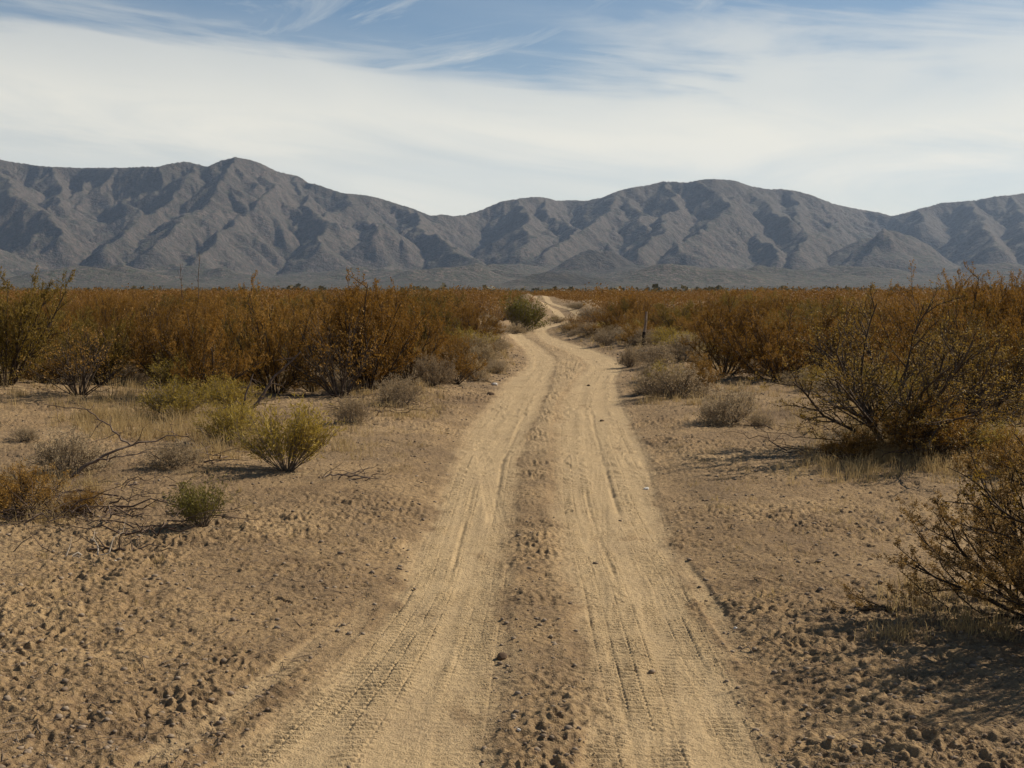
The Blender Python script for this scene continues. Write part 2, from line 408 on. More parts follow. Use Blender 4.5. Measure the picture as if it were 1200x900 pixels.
# ------------------------------------------------------------------ ground sheet and road
def build_ground(litter_pts):
    rows = [.4, .8, 1.3, 1.9, 2.5, 3.1, 3.6, 4.0]
    r = 4.0
    while r < 9500:
        px = r * r / (1280 * CAM_H)
        step = max(.011, .62 * px) if r < 9 else .62 * px
        step = min(step, .016 * r) if r < 170 else .05 * r
        if r < 5.0: step = .03
        r += step
        rows.append(min(r, 9600))
    R = np.array(rows)
    dense = np.linspace(-27, 27, 1450)
    side = np.concatenate([np.arange(27.25, 40, .25), np.arange(40.5, 60, 1.), np.arange(62, 300, 4.), np.arange(300, 320, 1.), np.arange(320, 333, .25)])
    AZ = np.radians(np.concatenate([dense, side]))
    nr, nc = len(R), len(AZ)
    X = R[:, None] * np.sin(AZ)[None, :]; Y = R[:, None] * np.cos(AZ)[None, :]
    Z = macro(X, Y)
    T = np.zeros_like(Z)
    nd = int(np.searchsorted(R, 95))
    sl = (slice(0, nd), slice(0, len(dense)))
    xs, ys = X[sl], Y[sl]
    dz, dt = detail(xs.ravel(), ys.ravel())
    fade = 1.0
    edge = sstep(27, 25.5, np.abs(dense))[None, :] * sstep(3.2, 4.2, R[:nd])[:, None]
    Z[sl] += dz.reshape(xs.shape) * edge
    T[sl] = dt.reshape(xs.shape)
    # the road farther out keeps its mask
    sl2 = (slice(nd, nr), slice(0, len(dense)))
    lo, li, ri, ro = road_edges(Y[sl2])
    x2 = X[sl2]
    T[sl2] = np.maximum((x2 > lo) * (x2 < li), (x2 > ri) * (x2 < ro)) * (Y[sl2] < 158)
    # litter
    g = np.zeros((400, 340)); res = .25
    gx = (np.arange(340) - 170) * res; gy = np.arange(400) * res
    for (lx, ly, lw) in litter_pts:
        if abs(lx) > 41 or ly > 99: continue
        w = max(lw, .25)
        i0 = max(int((lx - 2.2 * w) / res) + 170, 0); i1 = min(int((lx + 2.2 * w) / res) + 171, 340)
        j0 = max(int((ly - 2.2 * w) / res), 0); j1 = min(int((ly + 2.2 * w) / res) + 1, 400)
        if i1 <= i0 or j1 <= j0: continue
        d2 = ((gx[None, i0:i1] - lx) ** 2 + (gy[j0:j1, None] - ly) ** 2) / (w * w)
        g[j0:j1, i0:i1] = np.maximum(g[j0:j1, i0:i1], np.exp(-d2 * .9))
    fx = np.clip(X / res + 170, 0, 338.9); fy = np.clip(Y / res, 0, 398.9)
    ix = fx.astype(int); iy = fy.astype(int); ax = fx - ix; ay = fy - iy
    L = (g[iy, ix] * (1 - ax) + g[iy, ix + 1] * ax) * (1 - ay) + (g[iy + 1, ix] * (1 - ax) + g[iy + 1, ix + 1] * ax) * ay
    L *= (1 - .9 * T)
    L = np.where(np.hypot(X, Y) > 95, .55 * (1 - T), L)
    idx = np.arange(nr * nc).reshape(nr, nc)
    a = idx[:-1]; b = idx[1:]
    an = np.roll(a, -1, 1); bn = np.roll(b, -1, 1)
    Q = np.stack([a, an, bn, b], -1)                               # clockwise azimuth -> flip for upward normals
    Q = Q[..., ::-1].reshape(-1, 4)
    xc = (X[:-1] + np.roll(X, -1, 1)[1:]) * .5; yc = (Y[:-1] + Y[1:]) * .5
    lo, li, ri, ro = road_edges(yc)
    on = ((xc > lo - .06) & (xc < ro + .06) & (yc > .5) & (yc < 156)).ravel()
    V = np.stack([X, Y, Z], -1).reshape(-1, 3)
    def cut(name, sel, extra=False):
        q = Q[sel]
        used = np.unique(q)
        remap = np.zeros(len(V), np.int64); remap[used] = np.arange(len(used))
        vv = V[used]; qq = remap[q]
        if extra:                                                   # close the small hole under the camera
            vv = np.vstack([vv, [[0, 0, float(macro(0., 0.))]]])
            c = len(vv) - 1
            first = remap[idx[0]]
            tri = np.stack([np.full(nc, c), np.roll(first, -1), first], -1)
            loops = np.concatenate([qq.ravel(), tri.ravel()])
            starts = np.concatenate([np.arange(len(qq)) * 4, len(qq) * 4 + np.arange(nc) * 3])
            tot = np.concatenate([np.full(len(qq), 4), np.full(nc, 3)])
            me = mesh_from(name, vv, loops, starts, tot, M_GROUND, True)
            tv = np.append(T.ravel()[used], 0); lv = np.append(L.ravel()[used], 0)
        else:
            me = quads_mesh(name, vv, qq, M_GROUND, True)
            tv = T.ravel()[used]; lv = L.ravel()[used]
        add_attr(me, "track", tv); add_attr(me, "litter", lv)
        o = link(name, me)
        o["kind"] = "structure"
        return o
    cut("ground", ~on, True)
    cut("dirt_road", on)

# ------------------------------------------------------------------ mountains
SKYLINE = [(-420, 190), (-300, 172), (-200, 176), (-100, 181), (0, 188), (30, 193), (60, 197), (100, 199), (150, 198), (190, 197), (205, 193), (222, 191), (238, 195), (246, 197),
           (262, 190), (280, 186), (295, 189), (310, 194), (325, 202), (340, 206), (352, 208), (362, 215), (375, 218), (390, 224), (402, 228),
           (430, 230), (445, 233), (470, 241), (490, 248), (505, 254), (517, 252), (530, 255), (545, 253), (565, 246), (590, 237), (610, 233),
           (625, 232), (640, 233), (655, 237), (670, 236), (690, 236), (705, 233), (725, 225), (740, 221), (760, 218), (775, 214), (790, 214),
           (800, 216), (820, 212), (835, 211), (860, 213), (880, 220), (900, 223), (915, 223), (935, 226), (950, 231), (970, 238), (990, 243),
           (1010, 247), (1030, 251), (1044, 254), (1060, 250), (1075, 245), (1100, 239), (1120, 237), (1140, 235), (1160, 232), (1180, 230),
           (1200, 227), (1300, 214), (1400, 205), (1500, 212), (1620, 220)]
def bajada(r):
    return np.interp(r, [0, 1400, 1700, 2500, 3300, 4200, 5000, 7600], [2, 3.6, 7.0, 18, 34, 62, 100, 160])

def build_mountains():
    rng = random.Random(11)
    def crest_r(px):
        return float(np.interp(px, [-420, 0, 280, 430, 520, 640, 830, 960, 1044, 1200, 1620], [4700, 5000, 4900, 4900, 5200, 5300, 5400, 5500, 5900, 6000, 5800])) + 130 * math.sin(px * .021) + 70 * math.sin(px * .057 + 1)
    def wp(px, py, r):
        return ((px - CX) / F * r, r, (HORIZON - py) / F * r + CAM_H)
    segs = []                                                      # (p0, p1, slope)
    pts = [wp(px, py, crest_r(px)) for px, py in SKYLINE]
    for a, b in zip(pts[:-1], pts[1:]): segs.append((a, b, .80))
    def chain(ps, k):
        for a, b in zip(ps[:-1], ps[1:]): segs.append((a, b, k))
        return ps
    hand = [  # spurs read off the photograph: pixel positions, distance eases from crest to foot
        [(131, 200), (101, 224), (70, 246), (51, 262), (30, 285)],
        [(-30, 188), (5, 206), (30, 232), (50, 256), (70, 280)],
        [(66, 197), (75, 225), (85, 243)],
        [(238, 196), (210, 222), (187, 247), (155, 270), (120, 296)],
        [(131, 203), (150, 232), (160, 262), (172, 290)],
        [(280, 187), (262, 212), (250, 233), (211, 260), (180, 290)],
        [(308, 195), (320, 222), (288, 249), (256, 279), (235, 305)],
        [(345, 208), (352, 226), (372, 248), (392, 262)],
        [(402, 229), (412, 241), (384, 258), (380, 288)],
        [(412, 241), (440, 262), (480, 284)],
        [(470, 242), (500, 268), (535, 286), (570, 312)],
        [(535, 286), (490, 300), (450, 318)],
        [(610, 234), (617, 262), (612, 290)],
        [(640, 234), (652, 258), (662, 275)],
        [(728, 225), (715, 245), (690, 262), (661, 278), (630, 300)],
        [(728, 225), (748, 250), (756, 268)],
        [(784, 215), (787, 247), (771, 273), (750, 296)],
        [(787, 247), (812, 268)],
        [(821, 213), (848, 244), (825, 268), (800, 292)],
        [(848, 244), (874, 262), (897, 282), (915, 300)],
        [(880, 221), (900, 246), (925, 262)],
        [(925, 225), (928, 250), (945, 274), (940, 300)],
        [(985, 243), (975, 262), (955, 285)],
        [(1075, 246), (1080, 262)],
        [(1131, 236), (1146, 258), (1171, 292)],
        [(1180, 231), (1200, 258), (1215, 290)],
    ]
    allspurs = []
    for h in hand:
        r0 = crest_r(h[0][0]) - 20
        ps = []
        for i, (px, py) in enumerate(h):
            top = h[0][1]
            r = r0 - (py - top) / max(335 - top, 30) * (r0 - 3300)
            ps.append(wp(px, py, r))
        chain(ps, .80)
        allspurs.append(ps)
    # detached foothills
    for h, r, k in [([(1000, 284), (1035, 270), (1068, 284), (1100, 302), (1130, 318)], 4300, .58), ([(1035, 270), (1010, 290), (985, 312)], 4200, .58),
                    ([(672, 300), (690, 291), (722, 297), (740, 305)], 3500, .75), ([(-60, 262), (-10, 285), (20, 305)], 3700, .5),
                    ([(622, 331), (640, 323), (662, 320.5), (685, 323), (706, 331)], 2250, .42),
                    ([(760, 320), (800, 313), (850, 316), (880, 322)], 3300, .35),
                    ([(560, 318), (585, 312), (620, 320)], 3300, .4), ([(440, 272), (452, 265), (470, 276)], 4200, .8)]:
        chain([wp(px, py, r + 40 * i) for i, (px, py) in enumerate(h)], k)
    # further spurs between them, and gullies down every spur
    for i in range(-400, 1600, 47):
        px = i + rng.uniform(-14, 14)
        if 0 < px < 1200 and min(abs(px - h[0][0]) for h in hand) < 16: continue
        py = float(np.interp(px, [p[0] for p in SKYLINE], [p[1] for p in SKYLINE]))
        r = crest_r(px) - 10
        p = list(wp(px, py + 1, r)); ps = [tuple(p)]
        d = rng.uniform(-.5, .5); z0 = p[2]
        for s in range(rng.randint(3, 6)):
            d += rng.uniform(-.35, .35)
            L = rng.uniform(150, 260)
            p = [p[0] + math.sin(d) * L, p[1] - math.cos(d) * L, p[2] - L * rng.uniform(.38, .62)]
            if p[2] < bajada(p[1]): break
            ps.append(tuple(p))
        chain(ps, .78); allspurs.append(ps)
    for ps in list(allspurs):
        for a, b in zip(ps[:-1], ps[1:]):
            L = math.dist(a[:2], b[:2])
            n = max(1, int(L / 80))
            dx, dy = (b[0] - a[0]) / max(L, 1), (b[1] - a[1]) / max(L, 1)
            for j in range(n):
                t = (j + rng.random()) / n
                q = [a[c] + (b[c] - a[c]) * t for c in range(3)]
                for s in (-1, 1):
                    if rng.random() < .2: continue
                    an = s * rng.uniform(.7, 1.25)
                    ux, uy = dx * math.cos(an) - dy * math.sin(an), dx * math.sin(an) + dy * math.cos(an)
                    Ls = rng.uniform(80, 240)
                    sl = rng.uniform(.46, .66)
                    mid = (q[0] + ux * Ls * .5, q[1] + uy * Ls * .5, q[2] - sl * Ls * .5 - 4)
                    an += rng.uniform(-.5, .5)
                    ux, uy = dx * math.cos(an) - dy * math.sin(an), dx * math.sin(an) + dy * math.cos(an)
                    end = (mid[0] + ux * Ls * .5, mid[1] + uy * Ls * .5, mid[2] - sl * Ls * .55)
                    segs.append((tuple(q), mid, .95)); segs.append((mid, end, .95))
    # low hills scattered over the fan in front
    for _ in range(46):
        r = rng.uniform(2700, 3900); px = rng.uniform(-250, 1450); x = (px - CX) / F * r
        top = bajada(r) + rng.uniform(10, 46)
        d = rng.uniform(-.9, .9); L = rng.uniform(60, 240)
        segs.append(((x, r, top), (x + math.cos(d) * L * rng.choice((-1, 1)), r - abs(math.sin(d)) * L, top - L * rng.uniform(.08, .2)), rng.uniform(.28, .45)))
    R = np.concatenate([np.arange(1400, 2600, 26), np.arange(2600, 6500, 13.), np.arange(6500, 7600, 60)])
    AZT = np.linspace(-.60, .60, 1650)                             # tan of the azimuth
    nr, nc = len(R), len(AZT)
    Y = np.repeat(R[:, None], nc, 1); X = Y * AZT[None, :]
    wx = 45 * perlin(X / 420, Y / 420, 201) + 26 * perlin(X / 150, Y / 150, 202) + 14 * perlin(X / 60, Y / 60, 203)
    wy = 45 * perlin(X / 420, Y / 420, 211) + 26 * perlin(X / 150, Y / 150, 212) + 14 * perlin(X / 60, Y / 60, 213)
    QX = X + wx; QY = Y + wy
    B = bajada(Y)
    H = np.full_like(X, -1e3)
    for si, (a, b, k) in enumerate(segs):
        top = max(a[2], b[2])
        reach = (top - 10) / k + 130
        y0, y1 = min(a[1], b[1]) - reach, max(a[1], b[1]) + reach
        x0, x1 = min(a[0], b[0]) - reach, max(a[0], b[0]) + reach
        j0, j1 = np.searchsorted(R, [y0, y1])
        if j1 <= j0: continue
        yl, yh = max(R[j0], 1400), R[min(j1, nr - 1)]
        t0 = min(x0 / yl, x0 / yh); t1 = max(x1 / yl, x1 / yh)
        i0, i1 = np.searchsorted(AZT, [t0, t1])
        if i1 <= i0: continue
        qx = QX[j0:j1, i0:i1]; qy = QY[j0:j1, i0:i1]
        ex, ey = b[0] - a[0], b[1] - a[1]
        t = np.clip(((qx - a[0]) * ex + (qy - a[1]) * ey) / max(ex * ex + ey * ey, 1), 0, 1)
        d = np.hypot(qx - a[0] - t * ex, qy - a[1] - t * ey)
        h = a[2] + (b[2] - a[2]) * t - k * (d - 4 * (1 - np.exp(-d / 4.)))
        ln = math.sqrt(ex * ex + ey * ey)
        along = t * ln + si * 37.7
        gul = np.abs(perlin(along / 62, d / 400 + si, 241)) + .55 * np.abs(perlin(along / 27, d / 200 + si, 242))
        gul = gul + .3 * np.abs(perlin(along / 12, d / 90 + si, 243))
        h = h + (.42 - gul) * 38 * min(1.0, max(top - 40, 0) / 300.) * sstep(4, 110, d)
        H[j0:j1, i0:i1] = np.maximum(H[j0:j1, i0:i1], h)
    # gentle foot: soft union with the fan
    s = 16.0
    m = np.maximum(H, B)
    Z = m + s * np.log(np.exp(np.clip((H - m) / s, -40, 0)) + np.exp(np.clip((B - m) / s, -40, 0))) - s * .0
    Z = np.where(H - B < -60, B, Z)
    up = sstep(5, 90, Z - B)
    Z = Z + up * (10 * perlin(X / 95, Y / 95, 221) + 5 * (.4 - np.abs(perlin(X / 56, Y / 90, 222))) + 4 * (.35 - np.abs(perlin(X / 27, Y / 46, 225))) + 2 * perlin(X / 15, Y / 19, 223)) + (1 - up) * 1.6 * perlin(X / 60, Y / 60, 224)
    foot = sstep(2500, 3300, Y) * (1 - up)
    Z = Z + foot * (10 * np.abs(perlin(X / 330, Y / 420, 231)) + 7 * np.abs(perlin(X / 120, Y / 170, 232)) + 3 * perlin(X / 50, Y / 60, 233))
    # keep the skyline where the photograph has it
    el = np.max((Z - CAM_H) / Y, axis=0)
    px = AZT * F + CX
    want = (HORIZON - np.interp(px, [p[0] for p in SKYLINE], [p[1] for p in SKYLINE])) / F
    ratio = want / el
    kk = np.exp(-np.linspace(-2, 2, 9) ** 2); kk /= kk.sum()
    ratio = np.convolve(np.pad(ratio, 4, mode='edge'), kk, mode='valid')
    w = sstep(20, 160, Z - B)
    Z = B + (Z - B) * (1 + (ratio[None, :] - 1) * w)
    Z[0] -= 12; Z[-1] = -5
    Z[:, 0] = -5; Z[:, -1] = -5
    idx = np.arange(nr * nc).reshape(nr, nc)
    Q = np.stack([idx[:-1, :-1], idx[:-1, 1:], idx[1:, 1:], idx[1:, :-1]], -1).reshape(-1, 4)
    me = quads_mesh("mountains", np.stack([X, Y, Z], -1).reshape(-1, 3), Q, M_MOUNT, True)
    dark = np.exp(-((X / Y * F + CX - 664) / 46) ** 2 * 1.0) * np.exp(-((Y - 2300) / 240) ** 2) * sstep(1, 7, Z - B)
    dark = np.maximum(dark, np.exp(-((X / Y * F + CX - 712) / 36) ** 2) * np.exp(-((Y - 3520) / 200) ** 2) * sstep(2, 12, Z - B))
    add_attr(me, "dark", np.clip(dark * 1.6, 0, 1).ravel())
    o = link("mountains", me); o["kind"] = "structure"
    return (R, AZT, Z)

# ------------------------------------------------------------------ sky, sun, air
def build_sky():
    w = bpy.data.worlds.new("World"); scene.world = w; w.use_nodes = True
    nt = w.node_tree; nt.nodes.clear(); k = NT(nt)
    sky = k.n('ShaderNodeTexSky', sky_type='NISHITA')
    sky.sun_disc = False; sky.sun_elevation = rad(SUN_EL); sky.sun_rotation = rad(SUN_AZ)
    sky.altitude = 400; sky.air_density = 1.0; sky.dust_density = .3; sky.ozone_density = 2.5
    d = k.n('ShaderNodeTexCoord').outputs['Generated']
    sep = k.n('ShaderNodeSeparateXYZ', ins={'Vector': d})
    x, y, z = sep.outputs
    az = k.math('DIVIDE', x, k.math('MAXIMUM', k.math('ABSOLUTE', y), .15))
    p = k.n('ShaderNodeCombineXYZ', ins={0: az, 1: z, 2: k.math('SIGN', y)}).outputs[0]
    def fib(rot, sx, sy, sc, det, ro, dis, loc=(0, 0, 0)):
        v = k.n('ShaderNodeMapping', ins={'Vector': p, 'Rotation': (0, 0, rad(rot)), 'Location': loc}).outputs[0]
        v = k.n('ShaderNodeMapping', ins={'Vector': v, 'Scale': (sx, sy, 1)}).outputs[0]
        return k.noise(v, sc, det, ro, dis)
    soft = fib(5, 1.6, 7.0, 1.2, 4, .5, .4)
    f1 = fib(6, 2.2, 17.0, 1.3, 8, .62, .7)
    f2 = fib(-14, 3.0, 19.0, 1.2, 8, .66, 1.1, (3.1, 1.7, 0))
    # the veil is thick low over the range and opens up higher
    edge = k.math('ADD', k.math('MULTIPLY', k.math('SUBTRACT', soft, .5), .15), k.math('MULTIPLY', k.math('SUBTRACT', f1, .5), .13))
    lev = k.math('ADD', k.math('ADD', z, edge), k.math('MULTIPLY', k.math('ABSOLUTE', k.math('SUBTRACT', x, .02)), -.035))
    veil = k.ramp(lev, [(.02, .94), (.055, .90), (.080, .87), (.105, .96), (.136, .97), (.174, .72), (.204, .16), (.26, .02)])
    wis = k.math('MULTIPLY', k.ramp(f2, [(.47, 0), (.70, 1)]), k.ramp(z, [(.10, .2), (.17, .66), (.45, .08)]))
    mask = k.math('MAXIMUM', veil, wis, clamp=True)
    mask = k.math('MULTIPLY', k.math('MULTIPLY', mask, k.ramp(soft, [(.3, .86), (.55, 1.0)])), k.ramp(f1, [(.30, .72), (.60, 1.0)]))
    blue = k.mix(1.0, sky.outputs['Color'], (.56, .88, 1.03), 'MULTIPLY')
    cloud = k.mix(k.ramp(z, [(.03, 0), (.2, 1)]), (15.2, 14.1, 11.5), (14.3, 13.5, 11.4))
    col = k.mix(mask, blue, cloud)
    bg = k.n('ShaderNodeBackground', ins={'Color': col, 'Strength': .05})
    o = k.n('ShaderNodeOutputWorld'); nt.links.new(bg.outputs[0], o.inputs['Surface'])

    L = bpy.data.lights.new("sun", 'SUN'); L.energy = 5.0; L.angle = rad(.5); L.color = (1.0, .905, .75)
    so = bpy.data.objects.new("sun", L); COL.objects.link(so)
    v = Vector((math.sin(rad(SUN_AZ)) * math.cos(rad(SUN_EL)), math.cos(rad(SUN_AZ)) * math.cos(rad(SUN_EL)), math.sin(rad(SUN_EL))))
    so.rotation_euler = v.to_track_quat('Z', 'Y').to_euler()
    so.location = (0, 0, 50)

def build_haze():
    X0, X1, Y0, Y1, Z0, Z1 = -10500, 10500, -10500, 10500, -40, 1000
    V = [(X0, Y0, Z0), (X1, Y0, Z0), (X1, Y1, Z0), (X0, Y1, Z0), (X0, Y0, Z1), (X1, Y0, Z1), (X1, Y1, Z1), (X0, Y1, Z1)]
    Qd = [(0, 3, 2, 1), (4, 5, 6, 7), (0, 1, 5, 4), (1, 2, 6, 5), (2, 3, 7, 6), (3, 0, 4, 7)]
    m, nt = new_mat("haze_air"); k = NT(nt)
    pv = k.n('ShaderNodeVolumePrincipled', ins={'Color': (.55, .72, 1.0, 1), 'Density': 4.4e-5, 'Anisotropy': .2})
    o = k.n('ShaderNodeOutputMaterial'); nt.links.new(pv.outputs[0], o.inputs['Volume'])
    ob = link("haze", quads_mesh("haze", np.array(V, float), Qd, m)); ob["kind"] = "stuff"
    ob["label"] = "thin blue desert air fading the distant mountains"

scene.view_settings.view_transform = 'Standard'
scene.view_settings.look = 'None'
scene.view_settings.exposure = 0.44
scene.view_settings.gamma = 1.0
scene.view_settings.use_curve_mapping = False
scene.render.engine = 'CYCLES'
cy = scene.cycles
cy.use_denoising = True
cy.max_bounces = 5; cy.diffuse_bounces = 3; cy.transmission_bounces = 3; cy.volume_bounces = 0; cy.transparent_max_bounces = 8
cy.sample_clamp_indirect = 4.0
cy.caustics_reflective = False; cy.caustics_refractive = False
# ------------------------------------------------------------------ plants: growing branches
def vadd(a, b, s=1.0): return (a[0] + b[0] * s, a[1] + b[1] * s, a[2] + b[2] * s)
def vnorm(a):
    l = math.sqrt(a[0] * a[0] + a[1] * a[1] + a[2] * a[2]) or 1.0
    return (a[0] / l, a[1] / l, a[2] / l)
def vdir(az, lean): return (math.sin(lean) * math.cos(az), math.sin(lean) * math.sin(az), math.cos(lean))

class Plant:
    """branches as polylines with radii; leaf sites as points with a direction"""
    def __init__(self, seed):
        self.r = random.Random(seed); self.lines = []; self.sites = []; self.seed = seed
    def grow(self, p, d, L, rad_, lvl, spec):
        r = self.r
        nseg = spec['seg'][lvl]; st = L / nseg
        pts = [p]; dirs = [d]
        jit = spec['jit'][lvl]; up = spec['up'][lvl]
        for i in range(nseg):
            d = vnorm((d[0] + r.gauss(0, jit), d[1] + r.gauss(0, jit), d[2] + r.gauss(0, jit) + up))
            p = vadd(p, d, st)
            if p[2] < .02: p = (p[0], p[1], .02 + r.random() * .02); d = vnorm((d[0], d[1], abs(d[2]) + .1))
            pts.append(p); dirs.append(d)
        tip = rad_ * spec.get('tip', .35)
        self.lines.append((lvl, pts, [rad_ + (tip - rad_) * i / nseg for i in range(nseg + 1)]))
        ll = spec['leaf_lvl']
        if lvl >= ll:
            n = spec['leaves'][lvl]
            for _ in range(n):
                t = spec.get('leaf_from', .25) + (1 - spec.get('leaf_from', .25)) * r.random()
                f = t * nseg; i = min(int(f), nseg - 1); f -= i
                a, b = pts[i], pts[i + 1]
                self.sites.append(((a[0] + (b[0] - a[0]) * f, a[1] + (b[1] - a[1]) * f, a[2] + (b[2] - a[2]) * f), dirs[i + 1]))
        if lvl + 1 < len(spec['seg']):
            n = spec['kids'][lvl]
            n = max(1, int(n * r.uniform(.75, 1.25) + .5))
            for c in range(n):
                t = spec['from'][lvl] + (1 - spec['from'][lvl]) * (c + r.random()) / n
                t = min(t, .99)
                f = t * nseg; i = min(int(f), nseg - 1); f -= i
                a, b = pts[i], pts[i + 1]
                q = (a[0] + (b[0] - a[0]) * f, a[1] + (b[1] - a[1]) * f, a[2] + (b[2] - a[2]) * f)
                dd = dirs[i]
                an = rad(r.uniform(*spec['ang'][lvl]))
                # random perpendicular
                v = vnorm((r.gauss(0, 1), r.gauss(0, 1), r.gauss(0, 1)))
                dt = v[0] * dd[0] + v[1] * dd[1] + v[2] * dd[2]
                v = vnorm((v[0] - dd[0] * dt, v[1] - dd[1] * dt, v[2] - dd[2] * dt))
                nd = vnorm((dd[0] * math.cos(an) + v[0] * math.sin(an), dd[1] * math.cos(an) + v[1] * math.sin(an),
                            dd[2] * math.cos(an) + v[2] * math.sin(an) + spec.get('lift', .15)))
                self.grow(q, nd, L * spec['len'][lvl] * r.uniform(.6, 1.15) * (1.15 - .55 * t), rad_ * spec.get('thin', .5) * (1.1 - .4 * t), lvl + 1, spec)
    def tubes(self, max_lvl=9, sides=(5, 4, 3, 3), fat=1.0):
        V = []; Q = []; nv = 0
        for (lvl, pts, rr) in self.lines:
            if lvl > max_lvl: continue
            s = sides[min(lvl, len(sides) - 1)]
            for i, p in enumerate(pts):
                a = pts[max(i - 1, 0)]; b = pts[min(i + 1, len(pts) - 1)]
                t = vnorm((b[0] - a[0], b[1] - a[1], b[2] - a[2]))
                u = vnorm((t[1], -t[0], 0)) if abs(t[2]) < .98 else (1, 0, 0)
                w = (t[1] * u[2] - t[2] * u[1], t[2] * u[0] - t[0] * u[2], t[0] * u[1] - t[1] * u[0])
                for k in range(s):
                    an = 6.2832 * k / s; c = math.cos(an) * rr[i] * fat; z = math.sin(an) * rr[i] * fat
                    V.append((p[0] + u[0] * c + w[0] * z, p[1] + u[1] * c + w[1] * z, p[2] + u[2] * c + w[2] * z))
            for i in range(len(pts) - 1):
                for k in range(s):
                    a = nv + i * s + k; b = nv + i * s + (k + 1) % s
                    Q.append((a, b, b + s, a + s))
            nv += len(pts) * s
        return np.array(V, np.float32).reshape(-1, 3), np.array(Q, np.int32).reshape(-1, 4)
    def leaf_arrays(self, size, aspect=1.8, keep=None, scale=1.0, along=.55):
        rs = np.random.RandomState(self.seed)
        S = np.array([s[0] for s in self.sites], float); D = np.array([s[1] for s in self.sites], float)
        if keep is not None and keep < len(S):
            pick = rs.choice(len(S), keep, replace=False); S, D = S[pick], D[pick]
        n = len(S)
        S = S + rs.normal(0, size * .5, (n, 3))
        A = D * along + rs.normal(0, 1, (n, 3)) * .6; A /= np.linalg.norm(A, axis=1)[:, None] + 1e-9
        N = rs.normal(0, 1, (n, 3)); B = np.cross(A, N); B /= np.linalg.norm(B, axis=1)[:, None] + 1e-9
        l = size * scale * rs.uniform(.6, 1.3, n)[:, None]; w = l / aspect
        V = np.stack([S, S + A * l * .5 + B * w * .5, S + A * l, S + A * l * .5 - B * w * .5], 1).reshape(-1, 3)
        V[:, 2] = np.maximum(V[:, 2], .004)
        Q = np.arange(n * 4).reshape(n, 4)
        # clumps of tint: neighbouring sites grew on one twig
        base = np.repeat(rs.uniform(0, 1, n // 40 + 1), 40)[:n]
        tint = np.clip(base * .6 + rs.uniform(0, 1, n) * .4, 0, 1)
        return V, Q, np.repeat(tint, 4)

def leaf_mesh(name, arr, mat):
    V, Q, t = arr
    me = quads_mesh(name, V, Q, mat)
    add_attr(me, "tint", t)
    return me
def stem_mesh(name, arr, mat):
    return quads_mesh(name, arr[0], arr[1], mat, True)

CREO = dict(seg=[8, 5, 4], jit=[.10, .16, .2], up=[.04, .06, .05], kids=[10, 7], ang=[(22, 52), (25, 65)], len=[.44, .42],
            leaf_lvl=1, leaves=[0, 8, 22], leaf_from=.1, thin=.5)
CREO['from'] = [.12, .12]
TALL = dict(CREO); TALL.update(kids=[10, 8], leaves=[0, 4, 11], jit=[.15, .20, .22], )
def creosote(seed, n=14, lean=(6, 48), H=1.0, spec=CREO):
    p = Plant(seed); r = p.r
    for i in range(n):
        az = 6.2832 * (i + r.random()) / n
        le = rad(r.uniform(*lean))
        L = H * r.uniform(.72, 1.08)
        p.grow((math.cos(az) * .05 * H, math.sin(az) * .05 * H, -.03), vdir(az, le), L, .011 * H * r.uniform(.7, 1.3), 0, spec)
    return p
def fan(seed, n, lean, spec, base=.06, L=1.0, rad_=.006):
    p = Plant(seed); r = p.r
    for i in range(n):
        az = r.random() * 6.2832; le = rad(lean[0] + (lean[1] - lean[0]) * r.random() ** .7)
        b = base * math.sqrt(r.random())
        p.grow((math.cos(az) * b, math.sin(az) * b, -.02), vdir(az + r.gauss(0, .3), le), L * r.uniform(.65, 1.05), rad_ * r.uniform(.7, 1.3), 0, spec)
    return p
BROOM = dict(seg=[6, 4], jit=[.06, .06], up=[.05, .10], kids=[7], ang=[(10, 28)], len=[.5], leaf_lvl=0, leaves=[8, 9], leaf_from=.3, thin=.6); BROOM['from'] = [.25]
BURS = dict(seg=[5, 4, 3], jit=[.14, .2, .25], up=[.03, .03, .03], kids=[5, 3], ang=[(20, 55), (25, 60)], len=[.5, .5], leaf_lvl=1, leaves=[0, 4, 6], leaf_from=.3, thin=.6); BURS['from'] = [.3, .3]
BARE = dict(seg=[7, 5, 4], jit=[.10, .14, .2], up=[.04, .04, .03], kids=[6, 5], ang=[(20, 45), (25, 55)], len=[.48, .42], leaf_lvl=2, leaves=[0, 0, 3], leaf_from=.5, thin=.55); BARE['from'] = [.2, .25]
SPRAWL = dict(seg=[10, 7, 5, 4], jit=[.09, .12, .16, .2], up=[.03, .05, .08, .06], kids=[6, 5, 4], ang=[(18, 45), (25, 55), (20, 55)], len=[.5, .42, .42],
              leaf_lvl=2, leaves=[0, 0, 7, 15], leaf_from=.1, thin=.5, lift=.28); SPRAWL['from'] = [.3, .3, .25]
ORANGE = dict(seg=[5, 4, 3], jit=[.12, .16, .2], up=[.04, .05, .05], kids=[5, 4], ang=[(18, 45), (20, 50)], len=[.5, .5], leaf_lvl=1, leaves=[0, 6, 8], leaf_from=.2, thin=.6); ORANGE['from'] = [.25, .25]

def extent(p):
    z = np.array([q[2] for l in p.lines for q in l[1]]); xy = np.array([math.hypot(q[0], q[1]) for l in p.lines for q in l[1]])
    return float(np.percentile(z, 99.85)), float(np.percentile(xy, 96))

